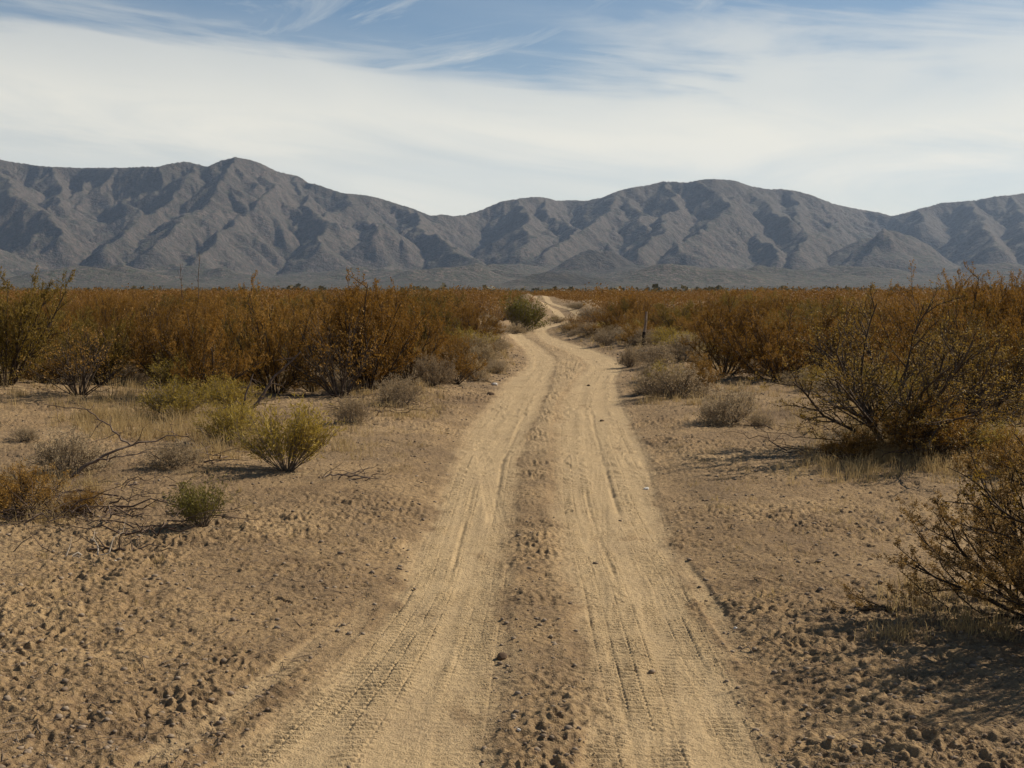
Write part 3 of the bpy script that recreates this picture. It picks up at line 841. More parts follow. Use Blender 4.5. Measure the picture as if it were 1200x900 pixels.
# kind -> list of (height, radius, stem mesh, leaf mesh, plant)
KIND = {}
def kind(name, plants, lsize, lmat, bmat, aspect=1.8, stem_name="stems", leaf_name="foliage"):
    out = []
    for p in plants:
        h, w = extent(p)
        sm = stem_mesh(name + "_" + stem_name, p.tubes(), bmat)
        lm = leaf_mesh(name + "_" + leaf_name, p.leaf_arrays(lsize, aspect), lmat) if p.sites and lmat else None
        out.append((h, w, sm, lm, p))
    KIND[name] = out
kind("creosote_bush", [creosote(100 + i, 19 + i % 4, [(6, 66), (10, 74), (4, 60), (8, 80)][i % 4]) for i in range(6)], .018, M_CREO, M_BARK)
kind("olive_bush", [creosote(130 + i, 20, (6, 70)) for i in range(3)], .018, M_OLIVE, M_BARK)
kind("broom_shrub", [fan(150 + i, 60, (3, 62), BROOM, .08, 1.0, .007) for i in range(3)], .10, M_BROOM, M_GREYBARK, 6.5)
kind("green_shrub", [fan(160 + i, 64, (3, 58), BROOM, .10, 1.0, .007) for i in range(2)], .08, M_GREEN, M_GREYBARK, 4.0)
kind("grey_shrub", [fan(170 + i, 70, (5, 84), BURS, .14, 1.0, .008) for i in range(4)], .05, M_GREY, M_GREYBARK, 2.2)
kind("bare_bush", [creosote(180 + i, 22, (6, 58), 1.0, BARE) for i in range(2)], .03, M_ORANGE, M_BARK)
kind("orange_shrub", [fan(190 + i, 56, (4, 70), ORANGE, .10, 1.0, .008) for i in range(3)], .042, M_ORANGE, M_BARK, 2.6)
kind("straw_shrub", [fan(240 + i, 60, (4, 80), ORANGE, .12, 1.0, .007) for i in range(2)], .05, M_TAN, M_GREYBARK, 3.5)
kind("sprawling_bush", [creosote(211, 30, (14, 78), 1.0, SPRAWL)], .0125, M_DRY, M_BARK)
kind("tall_bush", [creosote(221, 24, (6, 80), 1.0, TALL), creosote(224, 20, (5, 66), 1.0, TALL)], .0125, M_MIX, M_BARK)

LITTER = []
THINGS = []
rngp = random.Random(5)
def place(kindname, x, y, h, w, label, cat, group=None, rot=None, var=None, name=None, sink=.0, lmat=None):
    """a plant is an Empty at its foot with stems and foliage under it; h = height, w = full width in metres"""
    vs = KIND[kindname]
    H, W, sm, lm, p = vs[rngp.randrange(len(vs)) if var is None else var]
    o = bpy.data.objects.new(name or kindname, None); COL.objects.link(o)
    o.empty_display_size = .2
    o.location = (x, y, gz(x, y) - sink)
    o.rotation_euler = (rngp.gauss(0, .09), rngp.gauss(0, .09), rngp.uniform(0, 6.28) if rot is None else rot)
    sxy = (w * .5) / W; sz = h / H
    o.scale = (sxy, sxy, sz)
    s = link("stems", sm, o)
    if lm is not None: l = link("foliage", lm, o)
    o["label"] = label; o["category"] = cat
    if group: o["group"] = group
    LITTER.append((x, y, w * .5))
    THINGS.append(o)
    return o
def at(px, py, wpx, hpx):
    x, y = P(px, py)
    s = y / F
    return x, y, hpx * s, wpx * s

def put(kindname, px, py, wpx, hpx, label, cat="bush", **kw):
    x, y, h, w = at(px, py, wpx, hpx)
    return place(kindname, x, y, h, w, label, cat, **kw)

# the plants one can point at in the photograph, plus a bush added for shade: foot pixel, width and height in its pixels
put("green_shrub", 233, 622, 72, 56, "small round fresh green shrub alone on the sand, nearest green one left of the road", "shrub")
put("broom_shrub", 335, 553, 112, 84, "yellow green feathery shrub beside the dark dead twigs left of the road", "shrub")
put("broom_shrub", 272, 522, 70, 54, "small yellow green shrub behind the pale straw, just left of the feathery shrub", "shrub")
put("broom_shrub", 205, 492, 85, 46, "low olive yellow shrub behind the arching dead branch", "shrub")
put("broom_shrub", 262, 485, 75, 44, "low olive yellow shrub at the foot of the leaning dead limb", "shrub")
put("grey_shrub", 78, 553, 92, 50, "low grey brown rounded shrub behind the arching dead branch", "shrub")
put("grey_shrub", 205, 548, 80, 30, "flat greyish shrub on the low sand ridge below the straw", "shrub")
put("orange_shrub", 22, 606, 120, 58, "low orange brown shrub tangled with dead wood at the left edge", "shrub")
put("orange_shrub", 92, 604, 60, 30, "little brownish shrub by the foot of the arching dead branch", "shrub")
put("grey_shrub", 26, 517, 34, 18, "tiny dark withered plant alone on the open sand far left", "plant")
put("olive_bush", 6, 452, 150, 138, "tall yellowish olive bush cut by the left edge of the view")
put("bare_bush", 92, 464, 120, 84, "dark nearly leafless bush casting a long shadow on the open sand", name="leafless_bush")
put("bare_bush", 398, 466, 130, 104, "dark many stemmed bush with bare lower limbs near the road, left side", name="leafless_bush")
put("creosote_bush", 428, 458, 130, 136, "tall orange brown bush rising behind the dark many stemmed bush")
put("creosote_bush", 322, 462, 120, 138, "tall orange bush with its tip above the horizon behind the leaning dead limb")
put("creosote_bush", 240, 468, 120, 120, "wide orange brown bush behind the low olive yellow shrubs")
put("creosote_bush", 190, 452, 110, 105, "orange brown bush left of the wide one behind the straw")
put("creosote_bush", 140, 444, 100, 95, "rust brown bush right behind the dark leafless one")
put("creosote_bush", 45, 436, 100, 90, "rust brown bush between the tall olive bush and the dark leafless one")
put("bare_bush", 366, 458, 90, 80, "dark bare bush between the tall orange one and the dark many stemmed one")
put("creosote_bush", 478, 446, 100, 92, "rust orange bush left of the grey mauve shrub near the road")
put("olive_bush", 275, 456, 110, 92, "broad olive bush behind the leaning dead limb's foot")
put("olive_bush", 118, 452, 90, 84, "olive bush just right of the dark leafless one")
put("grey_shrub", 410, 497, 46, 36, "small grey tuft shrub below the dark many stemmed bush", "shrub")
put("grey_shrub", 470, 476, 62, 40, "spreading brownish grey shrub on pale straw left of the road", "shrub")
put("grey_shrub", 505, 452, 62, 42, "grey mauve shrub leaning on the bright orange one by the road", "shrub")
put("orange_shrub", 533, 450, 78, 56, "bright orange shrub close to the left edge of the road", "shrub")
put("grey_shrub", 558, 447, 34, 22, "small grey shrub just right of the bright orange one", "shrub")
put("grey_shrub", 583, 437, 32, 18, "flat grey cushion shrub at the foot of the sandy bank", "shrub")
put("straw_shrub", 567, 428, 42, 24, "pale tan cushion shrub halfway up the sandy bank", "shrub")
put("straw_shrub", 556, 418, 44, 28, "straw coloured shrub on the sandy bank left of the bend", "shrub")
put("straw_shrub", 580, 413, 36, 20, "dry tan shrub on the crest of the sandy bank at the bend", "shrub")
put("green_shrub", 607, 388, 54, 44, "large dark green bush left of where the road vanishes")
put("grey_shrub", 738, 430, 36, 26, "small dark grey shrub nearest the road in the row by the post", "shrub")
put("grey_shrub", 768, 430, 52, 32, "rounded grey shrub in the middle of the row by the post", "shrub")
put("grey_shrub", 802, 424, 58, 34, "mauve grey shrub at the right end of the row by the post", "shrub")
put("grey_shrub", 765, 447, 40, 24, "low dark grey shrub below the row by the post", "shrub")
put("grey_shrub", 792, 467, 92, 46, "pale tan mound of dry brush with a dark shadow right of the road", "shrub")
put("broom_shrub", 781, 461, 46, 38, "yellow tufted shrub growing out of the pale tan mound right of the road", "shrub")
put("grey_shrub", 760, 462, 36, 26, "small drab shrub left of the pale tan mound right of the road", "shrub")
put("orange_shrub", 822, 458, 60, 44, "dull tan shrub right behind the pale tan mound", "shrub")
put("grey_shrub", 855, 497, 82, 46, "solitary tan grey shrub on sand right of the road", "shrub")
put("grey_shrub", 893, 500, 34, 16, "tiny dark shrub just right of the solitary tan grey one", "shrub")
put("grey_shrub", 710, 404, 38, 19, "pinkish grey cushion shrub beside the road bend, right side", "shrub")
put("grey_shrub", 690, 392, 36, 14, "grey cushion shrub farther up the bend, right of the road", "shrub")
put("grey_shrub", 688, 374, 30, 14, "grey shrub on the low bank where the road turns away", "shrub")
put("tall_bush", 1052, 524, 345, 186, "largest spreading bush on the right with dark crooked stems and shade below", var=0)
put("tall_bush", 1150, 502, 170, 158, "dark stemmed bush directly right of the largest spreading bush", var=1)
put("orange_shrub", 1095, 536, 130, 84, "low rusty shrub at the right foot of the largest bush", "shrub")
put("orange_shrub", 1005, 540, 90, 40, "low scruffy brown shrub in the shade of the largest bush", "shrub")
put("orange_shrub", 1195, 560, 95, 62, "rusty shrub at the right edge above the near sprawling bush", "shrub")
put("broom_shrub", 1160, 532, 80, 34, "low yellowish shrub between the rusty ones far right", "shrub")
put("creosote_bush", 1200, 478, 120, 150, "tall bush cut by the right edge behind the dark stemmed one")
put("creosote_bush", 850, 440, 115, 96, "dense dark rust bush behind the pale tan mound right of the road")
put("creosote_bush", 915, 448, 120, 100, "olive brown bush on the sand left of the largest bush")
put("creosote_bush", 975, 442, 120, 100, "orange brown bush directly behind the left side of the largest one")
put("creosote_bush", 1090, 440, 110, 128, "slender tall bush with sprigs over the horizon behind the largest bush")
put("creosote_bush", 1137, 432, 110, 116, "upright bush with sprigs over the horizon right of the slender one")
put("creosote_bush", 1185, 430, 110, 114, "tall bush with a thin sprig over the horizon near the right edge")
put("sprawling_bush", 1245, 734, 450, 190, "near sprawling bush with dark bare limbs reaching in from the right edge", rot=.3)
put("sprawling_bush", 1375, 775, 520, 300, "added low brown bush at the right edge, deepening shade by the near sprawling one", rot=2.3)  # second sprawling bush, mostly out of view, added to deepen the lower right shade
put("tall_bush", 1455, 762, 520, 410, "tallest bush right of the near sprawling one, throwing the broad shade at lower right", rot=1.3, var=1)
put("straw_shrub", 603, 391, 30, 13, "small straw tussock under the large dark green bush", "shrub")
put("straw_shrub", 668, 390, 26, 12, "little straw tussock inside the road bend, right side", "shrub")
put("straw_shrub", 652, 379, 26, 9, "flat straw tussock on the outer bank where the road swings right", "shrub")
put("straw_shrub", 706, 376, 34, 14, "pale tussock on the right bank beyond the cushion shrubs", "shrub")
put("grey_shrub", 727, 384, 34, 16, "grey shrub on the right bank before the post", "shrub")
put("straw_shrub", 742, 396, 44, 16, "broad pale straw tussock just left of the post", "shrub")
put("orange_shrub", 778, 404, 34, 22, "dark rusty shrub right at the post's right side", "shrub")
put("straw_shrub", 628, 368, 24, 9, "straw tussock on the pale rise at the end of the road, lower one", "shrub")
put("straw_shrub", 676, 362, 28, 8, "flat straw tussock right of the pale rise at the end of the road", "shrub")
put("orange_shrub", 512, 432, 44, 30, "small tan orange shrub behind the grey mauve one by the road", "shrub")
put("green_shrub", 890, 347.5, 16, 11, "small bright green far tree poking over the brown scrub", "tree", name="far_tree")
put("green_shrub", 757, 349, 20, 9, "dark green far tree over the scrub above the post", "tree", name="far_tree")
put("green_shrub", 707, 349, 16, 10, "dark round far tree over the scrub right of the road end", "tree", name="far_tree")
put("green_shrub", 571, 349, 14, 9, "dark far tree over the scrub left of the green bush", "tree", name="far_tree")

# ------------------------------------------------------------------ the scrub: creosote over the whole plain
CLEAR = ([-300, 0, 330, 420, 500, 560, 600, 640, 700, 740, 800, 840, 900, 960, 1040, 1200, 1500],
         [24, 29, 30, 29, 32, 40, 60, 62, 58, 50, 42, 36, 33, 28, 23, 21, 16])
def clear_until(px):
    """distance at which the scrub begins in a given direction"""
    return float(np.interp(px, *CLEAR))
def scrub():
    rng = random.Random(77)
    taken = [(o.location.x, o.location.y, o.scale.x) for o in THINGS]
    grid = {}
    cell = 3.0
    def ok(x, y, dmin):
        i, j = int(x // cell), int(y // cell)
        for a in range(i - 1, i + 2):
            for b in range(j - 1, j + 2):
                for (u, v) in grid.get((a, b), ()):
                    if (u - x) ** 2 + (v - y) ** 2 < dmin * dmin: return False
        return True
    def add(x, y): grid.setdefault((int(x // cell), int(y // cell)), []).append((x, y))
    for (x, y, s) in taken: add(x, y)
    out = []
    rs = np.random.RandomState(78)
    n = 90000
    Yc = 18 + 312 * np.sqrt(rs.rand(n)); Xc = rs.uniform(-.5, .5, n) * Yc + rs.uniform(-2, 2, n)
    E = road_edges(Yc); Cc = .5 * (E[1] + E[2])
    PX = CX + F * Xc / Yc
    beg = np.interp(PX, *CLEAR) + 3.2 * perlin(PX / 55., Yc * 0, 305) + 1.5 * perlin(PX / 21., Yc * 0, 306)
    gap = np.where(Yc < 60, 2.9, 1.95)
    good = (np.abs(Xc) < .47 * Yc + 3) & (Yc > beg) & ~((Yc < 172) & (np.abs(Xc - Cc) < gap)) & ~((Yc > 96) & (Yc < 160) & (Xc - Cc < 0) & (Xc - Cc > -2.7))
    NN = perlin(Xc / 14., Yc / 14., 300)
    U = rs.rand(n)
    for i in np.nonzero(good)[0]:
        x, y = float(Xc[i]), float(Yc[i])
        u = U[i]
        small = u < (.55 if y < beg[i] + 5 else .30)
        if not ok(x, y, (.85 if small else 1.25 + .4 * rng.random()) if y < 90 else (1.2 if small else 1.75)): continue
        add(x, y)
        h = 1.40 + .45 * NN[i] + rng.gauss(0, .30)
        if small: h *= .6
        h = min(max(h, .6), 2.05)
        if abs(x - Cc[i]) < 4.2 and y < 170: h *= .7
        out.append((x, y, float(h), float(h * rng.uniform(1.2, 1.75))))
    return out
SCRUB = scrub()
SCRUB.sort(key=lambda s: -s[2] / s[1] * (1 if abs(s[0]) < .42 * s[1] + 1 else .3))
NEAR, FARS = SCRUB[:250], SCRUB[250:]

def undergrowth():
    rng = random.Random(19)
    spots = [(o.location.x, o.location.y) for o in THINGS]
    out = []
    for it in range(16000):
        if len(out) >= 270: break
        u_ = rng.uniform(-.44, .44); y = 22 + 40 * rng.random() if rng.random() < .5 else clear_until(CX + F * u_) + rng.gauss(1.2, 2.6); x = u_ * y
        px = CX + F * x / y
        lo, li, ri, ro = road_edges(y)
        if lo - 1.0 < x < ro + 1.0: continue
        edge_ = clear_until(px)
        if y < edge_ - 2.5 or y > edge_ + 18: continue
        if any((x - a) ** 2 + (y - b) ** 2 < .7 for a, b in spots): continue
        spots.append((x, y)); out.append((x, y))
    return out
UNDER = undergrowth()
LAND = [(o, CX + F * o.location.x / o.location.y, o.location.y) for o in THINGS]
def scrub_label(x, y, h, tone):
    px = CX + F * x / y
    side = "left" if x < road_mid(y) else "right"
    size = "tall" if h > 1.78 else ("low" if h < 1.25 else "middling")
    band = "front of the scrub" if y < 45 else ("middle of the scrub" if y < 58 else "back of the scrub")
    where = {"left": ["toward the left edge", "behind the leafless bush", "behind the yellow shrubs", "behind the many-stemmed bush", "close to the road"],
             "right": ["past the post", "behind the dense rust bush", "behind the olive bush", "behind the largest bush", "toward the right edge"]}[side]
    if side == "left":
        i = 0 if px < 60 else 1 if px < 190 else 2 if px < 350 else 3 if px < 490 else 4
    else:
        i = 0 if px < 810 else 1 if px < 890 else 2 if px < 980 else 3 if px < 1110 else 4
    return f"{size} {tone} bush in the {band} {where[i]}", f"scrub bushes {side} of the road"
for i, (x, y, h, w) in enumerate(NEAR):
    q = rngp.random(); kk = "olive_bush" if q < .22 else ("bare_bush" if q < .29 else "creosote_bush")
    lab, grp = scrub_label(x, y, h, {"olive_bush": "olive", "bare_bush": "bare dark"}.get(kk, "rust brown"))
    place(kk, x, y, h, w, lab, "bush", grp)

for i, (x, y) in enumerate(UNDER):
    q = rngp.random()
    side = "left" if x < road_mid(y) else "right"
    deep = "in front of the scrub" if y < clear_until(CX + F * x / y) + 3 else ("among the front bushes of the scrub" if y < 44 else "deep among the bushes of the scrub")
    if q < .42: place("grey_shrub", x, y, rngp.uniform(.25, .6), rngp.uniform(.8, 1.7), f"low greyish shrub {deep} {side} of the road", "shrub", "low shrubs under the scrub")
    elif q < .68: place("straw_shrub", x, y, rngp.uniform(.25, .5), rngp.uniform(.7, 1.4), f"low pale straw shrub {deep} {side} of the road", "shrub", "low shrubs under the scrub")
    elif q < .88: place("orange_shrub", x, y, rngp.uniform(.3, .8), rngp.uniform(.8, 1.7), f"low tan orange shrub {deep} {side} of the road", "shrub", "low shrubs under the scrub")
    else: place("broom_shrub", x, y, rngp.uniform(.5, .8), rngp.uniform(.8, 1.4), f"low olive yellow shrub {deep} {side} of the road", "shrub", "low shrubs under the scrub")

def merge(items, name, label, keep_fn, stem_lvl, mat_leaf, mat_stem, kinds=("creosote_bush", "olive_bush")):
    """past the bushes one can tell apart the scrub is one mass"""
    rs = np.random.RandomState(3)
    lib = {}
    VV, QQ, TT, MI = [], [], [], []
    nv = 0
    for (x, y, h, w) in items:
        kn = kinds[0] if rs.rand() < .86 else kinds[1]
        vi = rs.randint(len(KIND[kn])); keep, scl, sl = keep_fn(y)
        key = (kn, vi, keep)
        if key not in lib:
            H, W, sm, lm, p = KIND[kn][vi]
            lv, lq, lt = p.leaf_arrays(.024, 1.5, keep, scl)
            sv, sq = p.tubes(sl, (3, 3, 3), 1.6)
            lib[key] = (np.vstack([lv, sv]), np.vstack([lq, sq + len(lv)]), np.concatenate([lt, np.zeros(len(sv))]),
                        np.concatenate([np.zeros(len(lq), np.int32), np.ones(len(sq), np.int32)]), H, W)
        V, Q, T, mi, H, W = lib[key]
        a = rs.uniform(0, 6.28); c, s = math.cos(a), math.sin(a)
        sx = w * .5 / W; sz = h / H
        v = np.stack([(V[:, 0] * c - V[:, 1] * s) * sx + x, (V[:, 0] * s + V[:, 1] * c) * sx + y, V[:, 2] * sz + gz(x, y)], 1)
        VV.append(v); QQ.append(Q + nv); TT.append(np.clip(T * .7 + rs.rand() * .4 - .05 + (.3 if kn == "olive_bush" else 0), 0, 1)); MI.append(mi)
        nv += len(V)
    me = quads_mesh(name, np.vstack(VV), np.vstack(QQ), None, False, np.concatenate(MI))
    me.materials.append(mat_leaf); me.materials.append(mat_stem)
    add_attr(me, "tint", np.concatenate(TT))
    o = link(name, me); o["kind"] = "stuff"; o["label"] = label
    return o
merge(FARS, "distant_scrub", "rust brown desert scrub covering the plain in the distance",
      lambda y: (420, 2.6, 0) if y < 95 else ((170, 4.2, -1) if y < 160 else (80, 6.0, -1)), 0, M_MASS, M_BARK)

def far_belt():
    """dark green belt of small trees and scrub between the brown plain and the mountains"""
    rs = np.random.RandomState(8)
    n = 17000
    t = rs.rand(n)
    y = 340 * (3700 / 340.) ** t
    x = rs.uniform(-.52, .52, n) * y
    VV, QQ, TT = [], [], []
    R0 = np.array([0, 1200, 1400, 1700, 2500]);
    z = macro(x, y); z = np.where(y > 1380, np.maximum(z, bajada(y) - .5), z)
    h = np.where(rs.rand(n) < .06, rs.uniform(2.2, 3.6, n), rs.uniform(.8, 1.9, n))
    k = 15
    c = rs.normal(0, 1, (n, k, 3)); c /= np.linalg.norm(c, axis=2)[..., None]
    c *= rs.rand(n, k, 1) ** .4
    C = np.stack([x[:, None] + c[..., 0] * h[:, None] * .55, y[:, None] + c[..., 1] * h[:, None] * .55, z[:, None] + h[:, None] * (.52 + .48 * c[..., 2])], -1).reshape(-1, 3)
    s = np.repeat(h * .22, k)[:, None]
    A = rs.normal(0, 1, C.shape); A /= np.linalg.norm(A, axis=1)[:, None]
    B = np.cross(A, rs.normal(0, 1, C.shape)); B /= np.linalg.norm(B, axis=1)[:, None]
    V = np.stack([C - A * s, C + B * s, C + A * s, C - B * s], 1).reshape(-1, 3)
    me = quads_mesh("tree_belt", V, np.arange(len(V)).reshape(-1, 4), M_FAR)
    add_attr(me, "tint", np.repeat(np.clip(np.repeat(rs.rand(n), k) * .6 + rs.rand(n * k) * .4, 0, 1), 4))
    o = link("tree_belt", me); o["kind"] = "stuff"; o["label"] = "dark green belt of far scrub and small trees below the mountains"
far_belt()

# ------------------------------------------------------------------ dry grass, litter twigs, pebbles
def blades(name, label, tufts, mat):
    rs = np.random.RandomState(21)
    VV, TT = [], []
    for (x, y, h, w, n) in tufts:
        bx = x + rs.normal(0, w * .4, n); by = y + rs.normal(0, w * .4, n)
        bz = macro(bx, by) - .01
        az = rs.uniform(0, 6.283, n); le = np.abs(rs.normal(0, .45, n)); L = h * rs.uniform(.4, 1.1, n)
        dx, dy, dz = np.sin(le) * np.cos(az), np.sin(le) * np.sin(az), np.cos(le)
        wd = np.maximum(.0028, y / F * .22) * rs.uniform(.7, 1.3, n)
        pa = rs.uniform(0, 6.283, n)
        px_, py_ = np.cos(pa) * wd, np.sin(pa) * wd
        b0 = np.stack([bx - px_, by - py_, bz], 1); b1 = np.stack([bx + px_, by + py_, bz], 1)
        mx, my, mz = bx + dx * L * .55, by + dy * L * .55, bz + dz * L * .6
        m0 = np.stack([mx - px_ * .7, my - py_ * .7, mz], 1); m1 = np.stack([mx + px_ * .7, my + py_ * .7, mz], 1)
        ex, ey, ez = bx + dx * L * 1.25, by + dy * L * 1.25, bz + dz * L * .95
        e0 = np.stack([ex - px_ * .25, ey - py_ * .25, ez], 1); e1 = np.stack([ex + px_ * .25, ey + py_ * .25, ez], 1)
        VV.append(np.stack([b0, b1, m1, m0, m0, m1, e1, e0], 1).reshape(-1, 3))
        TT.append(np.repeat(np.clip(rs.rand(n) * .7 + rs.rand() * .3, 0, 1), 8))
    V = np.vstack(VV)
    me = quads_mesh(name, V, np.arange(len(V)).reshape(-1, 4), mat)
    add_attr(me, "tint", np.concatenate(TT))
    o = link(name, me); o["kind"] = "stuff"; o["label"] = label
def grass():
    rng = random.Random(31)
    T = []
    def patch(px0, px1, py0, py1, n, h, nb, w=.12):
        for _ in range(n):
            px, py = rng.uniform(px0, px1), rng.uniform(py0, py1)
            x, y = P(px, py)
            lo, li, ri, ro = road_edges(y)
            if lo - .35 < x < ro + .35: continue
            T.append((x, y, h * rng.uniform(.5, 1.3), w * rng.uniform(.7, 2.), int(nb * rng.uniform(.5, 1.5))))
    patch(90, 290, 488, 520, 110, .30, 46); patch(60, 180, 470, 500, 40, .2, 30)
    patch(225, 300, 505, 540, 40, .3, 46); patch(330, 430, 500, 540, 30, .2, 26)
    patch(120, 200, 430, 475, 40, .3, 30); patch(380, 520, 452, 492, 90, .22, 26); patch(0, 330, 440, 480, 120, .2, 24); patch(900, 1200, 500, 570, 120, .16, 30); patch(500, 600, 405, 445, 70, .3, 26)
    patch(740, 840, 440, 475, 60, .22, 26); patch(830, 960, 425, 500, 80, .22, 24); patch(930, 1200, 470, 560, 150, .22, 34)
    patch(1000, 1150, 490, 540, 60, .35, 50); patch(680, 760, 385, 412, 40, .25, 22); patch(1150, 1200, 520, 620, 30, .25, 40)
    patch(0, 300, 520, 600, 60, .08, 14, .08); patch(420, 560, 470, 560, 50, .10, 16, .1); patch(730, 900, 480, 600, 60, .10, 16, .1); patch(0, 420, 600, 800, 60, .05, 9, .08); patch(860, 1200, 560, 720, 70, .07, 12, .1); patch(560, 620, 400, 440, 40, .2, 20); patch(0, 120, 560, 620, 30, .2, 36); patch(0, 200, 655, 720, 14, .06, 12, .08)
    patch(1040, 1200, 690, 760, 40, .14, 30)
    # straw between and under the bushes along the edge of the scrub
    for _ in range(900):
        px = rng.uniform(-60, 1260)
        y = clear_until(px) + rng.uniform(-3.5, 16) ; x = (px - CX) / F * y
        lo, li, ri, ro = road_edges(y)
        if lo - .5 < x < ro + .5: continue
        T.append((x, y, rng.uniform(.12, .36), rng.uniform(.15, .4), rng.randint(14, 34)))
    blades("dry_grass", "dry pale straw grass between the shrubs", T, M_STRAW)
grass()

def twigs():
    rs = np.random.RandomState(41)
    n = 16000
    az = rs.uniform(-.52, .52, n); y = 5 + 30 * rs.rand(n) ** 1.6; x = az * y
    # more of it near plants
    m = n // 2
    near = [l for l in LITTER if l[1] < 34]
    pick = rs.randint(0, len(near), m)
    for i in range(m):
        l = near[pick[i]]; x[i] = l[0] + rs.normal(0, l[2] * .9); y[i] = l[1] + rs.normal(0, l[2] * .9)
    lo, li, ri, ro = road_edges(y)
    keep = ((x < lo - .15) | (x > ro + .15)) & (y > 4.5)
    x, y = x[keep], y[keep]; n = len(x)
    dz, _ = detail(x, y); z = macro(x, y) + dz * (y > 4) + .004
    L = rs.uniform(.03, .16, n) * (1 + (rs.rand(n) < .08) * 1.5); a = rs.uniform(0, 6.28, n); tilt = rs.normal(.05, .15, n)
    d = np.stack([np.cos(a), np.sin(a), tilt], 1)
    P0 = np.stack([x, y, z], 1) - d * L[:, None] * .5; P1 = P0 + d * L[:, None]
    bend = rs.normal(0, .12, n)[:, None] * L[:, None] * np.stack([-np.sin(a), np.cos(a), .4 + 0 * a], 1)
    PM = (P0 + P1) * .5 + bend
    wd = (.0016 + .0028 * rs.rand(n) ** 2)[:, None] * np.maximum(1, y / 14)[:, None]
    s1 = np.stack([-np.sin(a), np.cos(a), 0 * a], 1) * wd; s2 = np.array([[0, 0, 1.]]) * wd
    rings = []
    for p, f in ((P0, 1.), (PM, .9), (P1, .5)):
        rings += [p + s1 * f, p + s2 * f * 1.2, p - s1 * f]
    V = np.stack(rings, 1).reshape(-1, 3)
    b = np.arange(n)[:, None, None] * 9
    q = np.array([(0, 1, 4, 3), (1, 2, 5, 4), (3, 4, 7, 6), (4, 5, 8, 7)])[None]
    me = quads_mesh("twig_litter", V, (b + q).reshape(-1, 4), M_TWIG)
    o = link("twig_litter", me); o["kind"] = "stuff"; o["label"] = "small broken twigs littering the sand"
twigs()

def pebbles():
    rs = np.random.RandomState(51)
    n = 20000
    y = 5 + 50 * rs.rand(n) ** 1.9; x = rs.uniform(-.5, .5, n) * y
    lo, li, ri, ro = road_edges(y)
    inroad = ((x > lo) & (x < li)) | ((x > ri) & (x < ro))
    crown = (x > lo) & (x < ro) & ~inroad
    keep = ((~inroad) & ((~crown) | (y < 13))) | (rs.rand(n) < .03)
    x, y = x[keep], y[keep]; n = len(x)
    # a gravelly bank beside the road before the bend
    m = 900
    yy = rs.uniform(24, 44, m); l2 = road_edges(yy)[0]; xx = l2 - .15 - np.abs(rs.normal(0, .6, m))
    x = np.concatenate([x, xx]); y = np.concatenate([y, yy]); n = len(x)
    dz, _ = detail(x, y); z = macro(x, y) + dz
    r = (.004 + .019 * rs.rand(n) ** 5) * np.clip(y / 22, 1, 2)
    g = (1 + 5 ** .5) / 2
    base = np.array([(-1, g, 0), (1, g, 0), (-1, -g, 0), (1, -g, 0), (0, -1, g), (0, 1, g), (0, -1, -g), (0, 1, -g), (g, 0, -1), (g, 0, 1), (-g, 0, -1), (-g, 0, 1)], float) / 1.9
    t = np.array([(0, 11, 5), (0, 5, 1), (0, 1, 7), (0, 7, 10), (0, 10, 11), (1, 5, 9), (5, 11, 4), (11, 10, 2), (10, 7, 6), (7, 1, 8), (3, 9, 4), (3, 4, 2), (3, 2, 6), (3, 6, 8), (3, 8, 9), (4, 9, 5), (2, 4, 11), (6, 2, 10), (8, 6, 7), (9, 8, 1)])
    V = base[None] * rs.uniform(.75, 1.2, (n, 12, 1)) * r[:, None, None] * np.stack([rs.uniform(.8, 1.4, n), np.ones(n), rs.uniform(.45, .8, n)], 1)[:, None, :]
    a = rs.uniform(0, 6.28, n); c, s = np.cos(a)[:, None], np.sin(a)[:, None]
    V = np.stack([V[..., 0] * c - V[..., 1] * s, V[..., 0] * s + V[..., 1] * c, V[..., 2]], -1) + np.stack([x, y, z + r * .2], 1)[:, None]
    me = tris_mesh("pebbles", V.reshape(-1, 3), (np.arange(n)[:, None, None] * 12 + t[None]).reshape(-1, 3), M_PEBBLE)
    o = link("pebbles", me); o["kind"] = "stuff"; o["label"] = "small pale pebbles scattered on the soil"
pebbles()

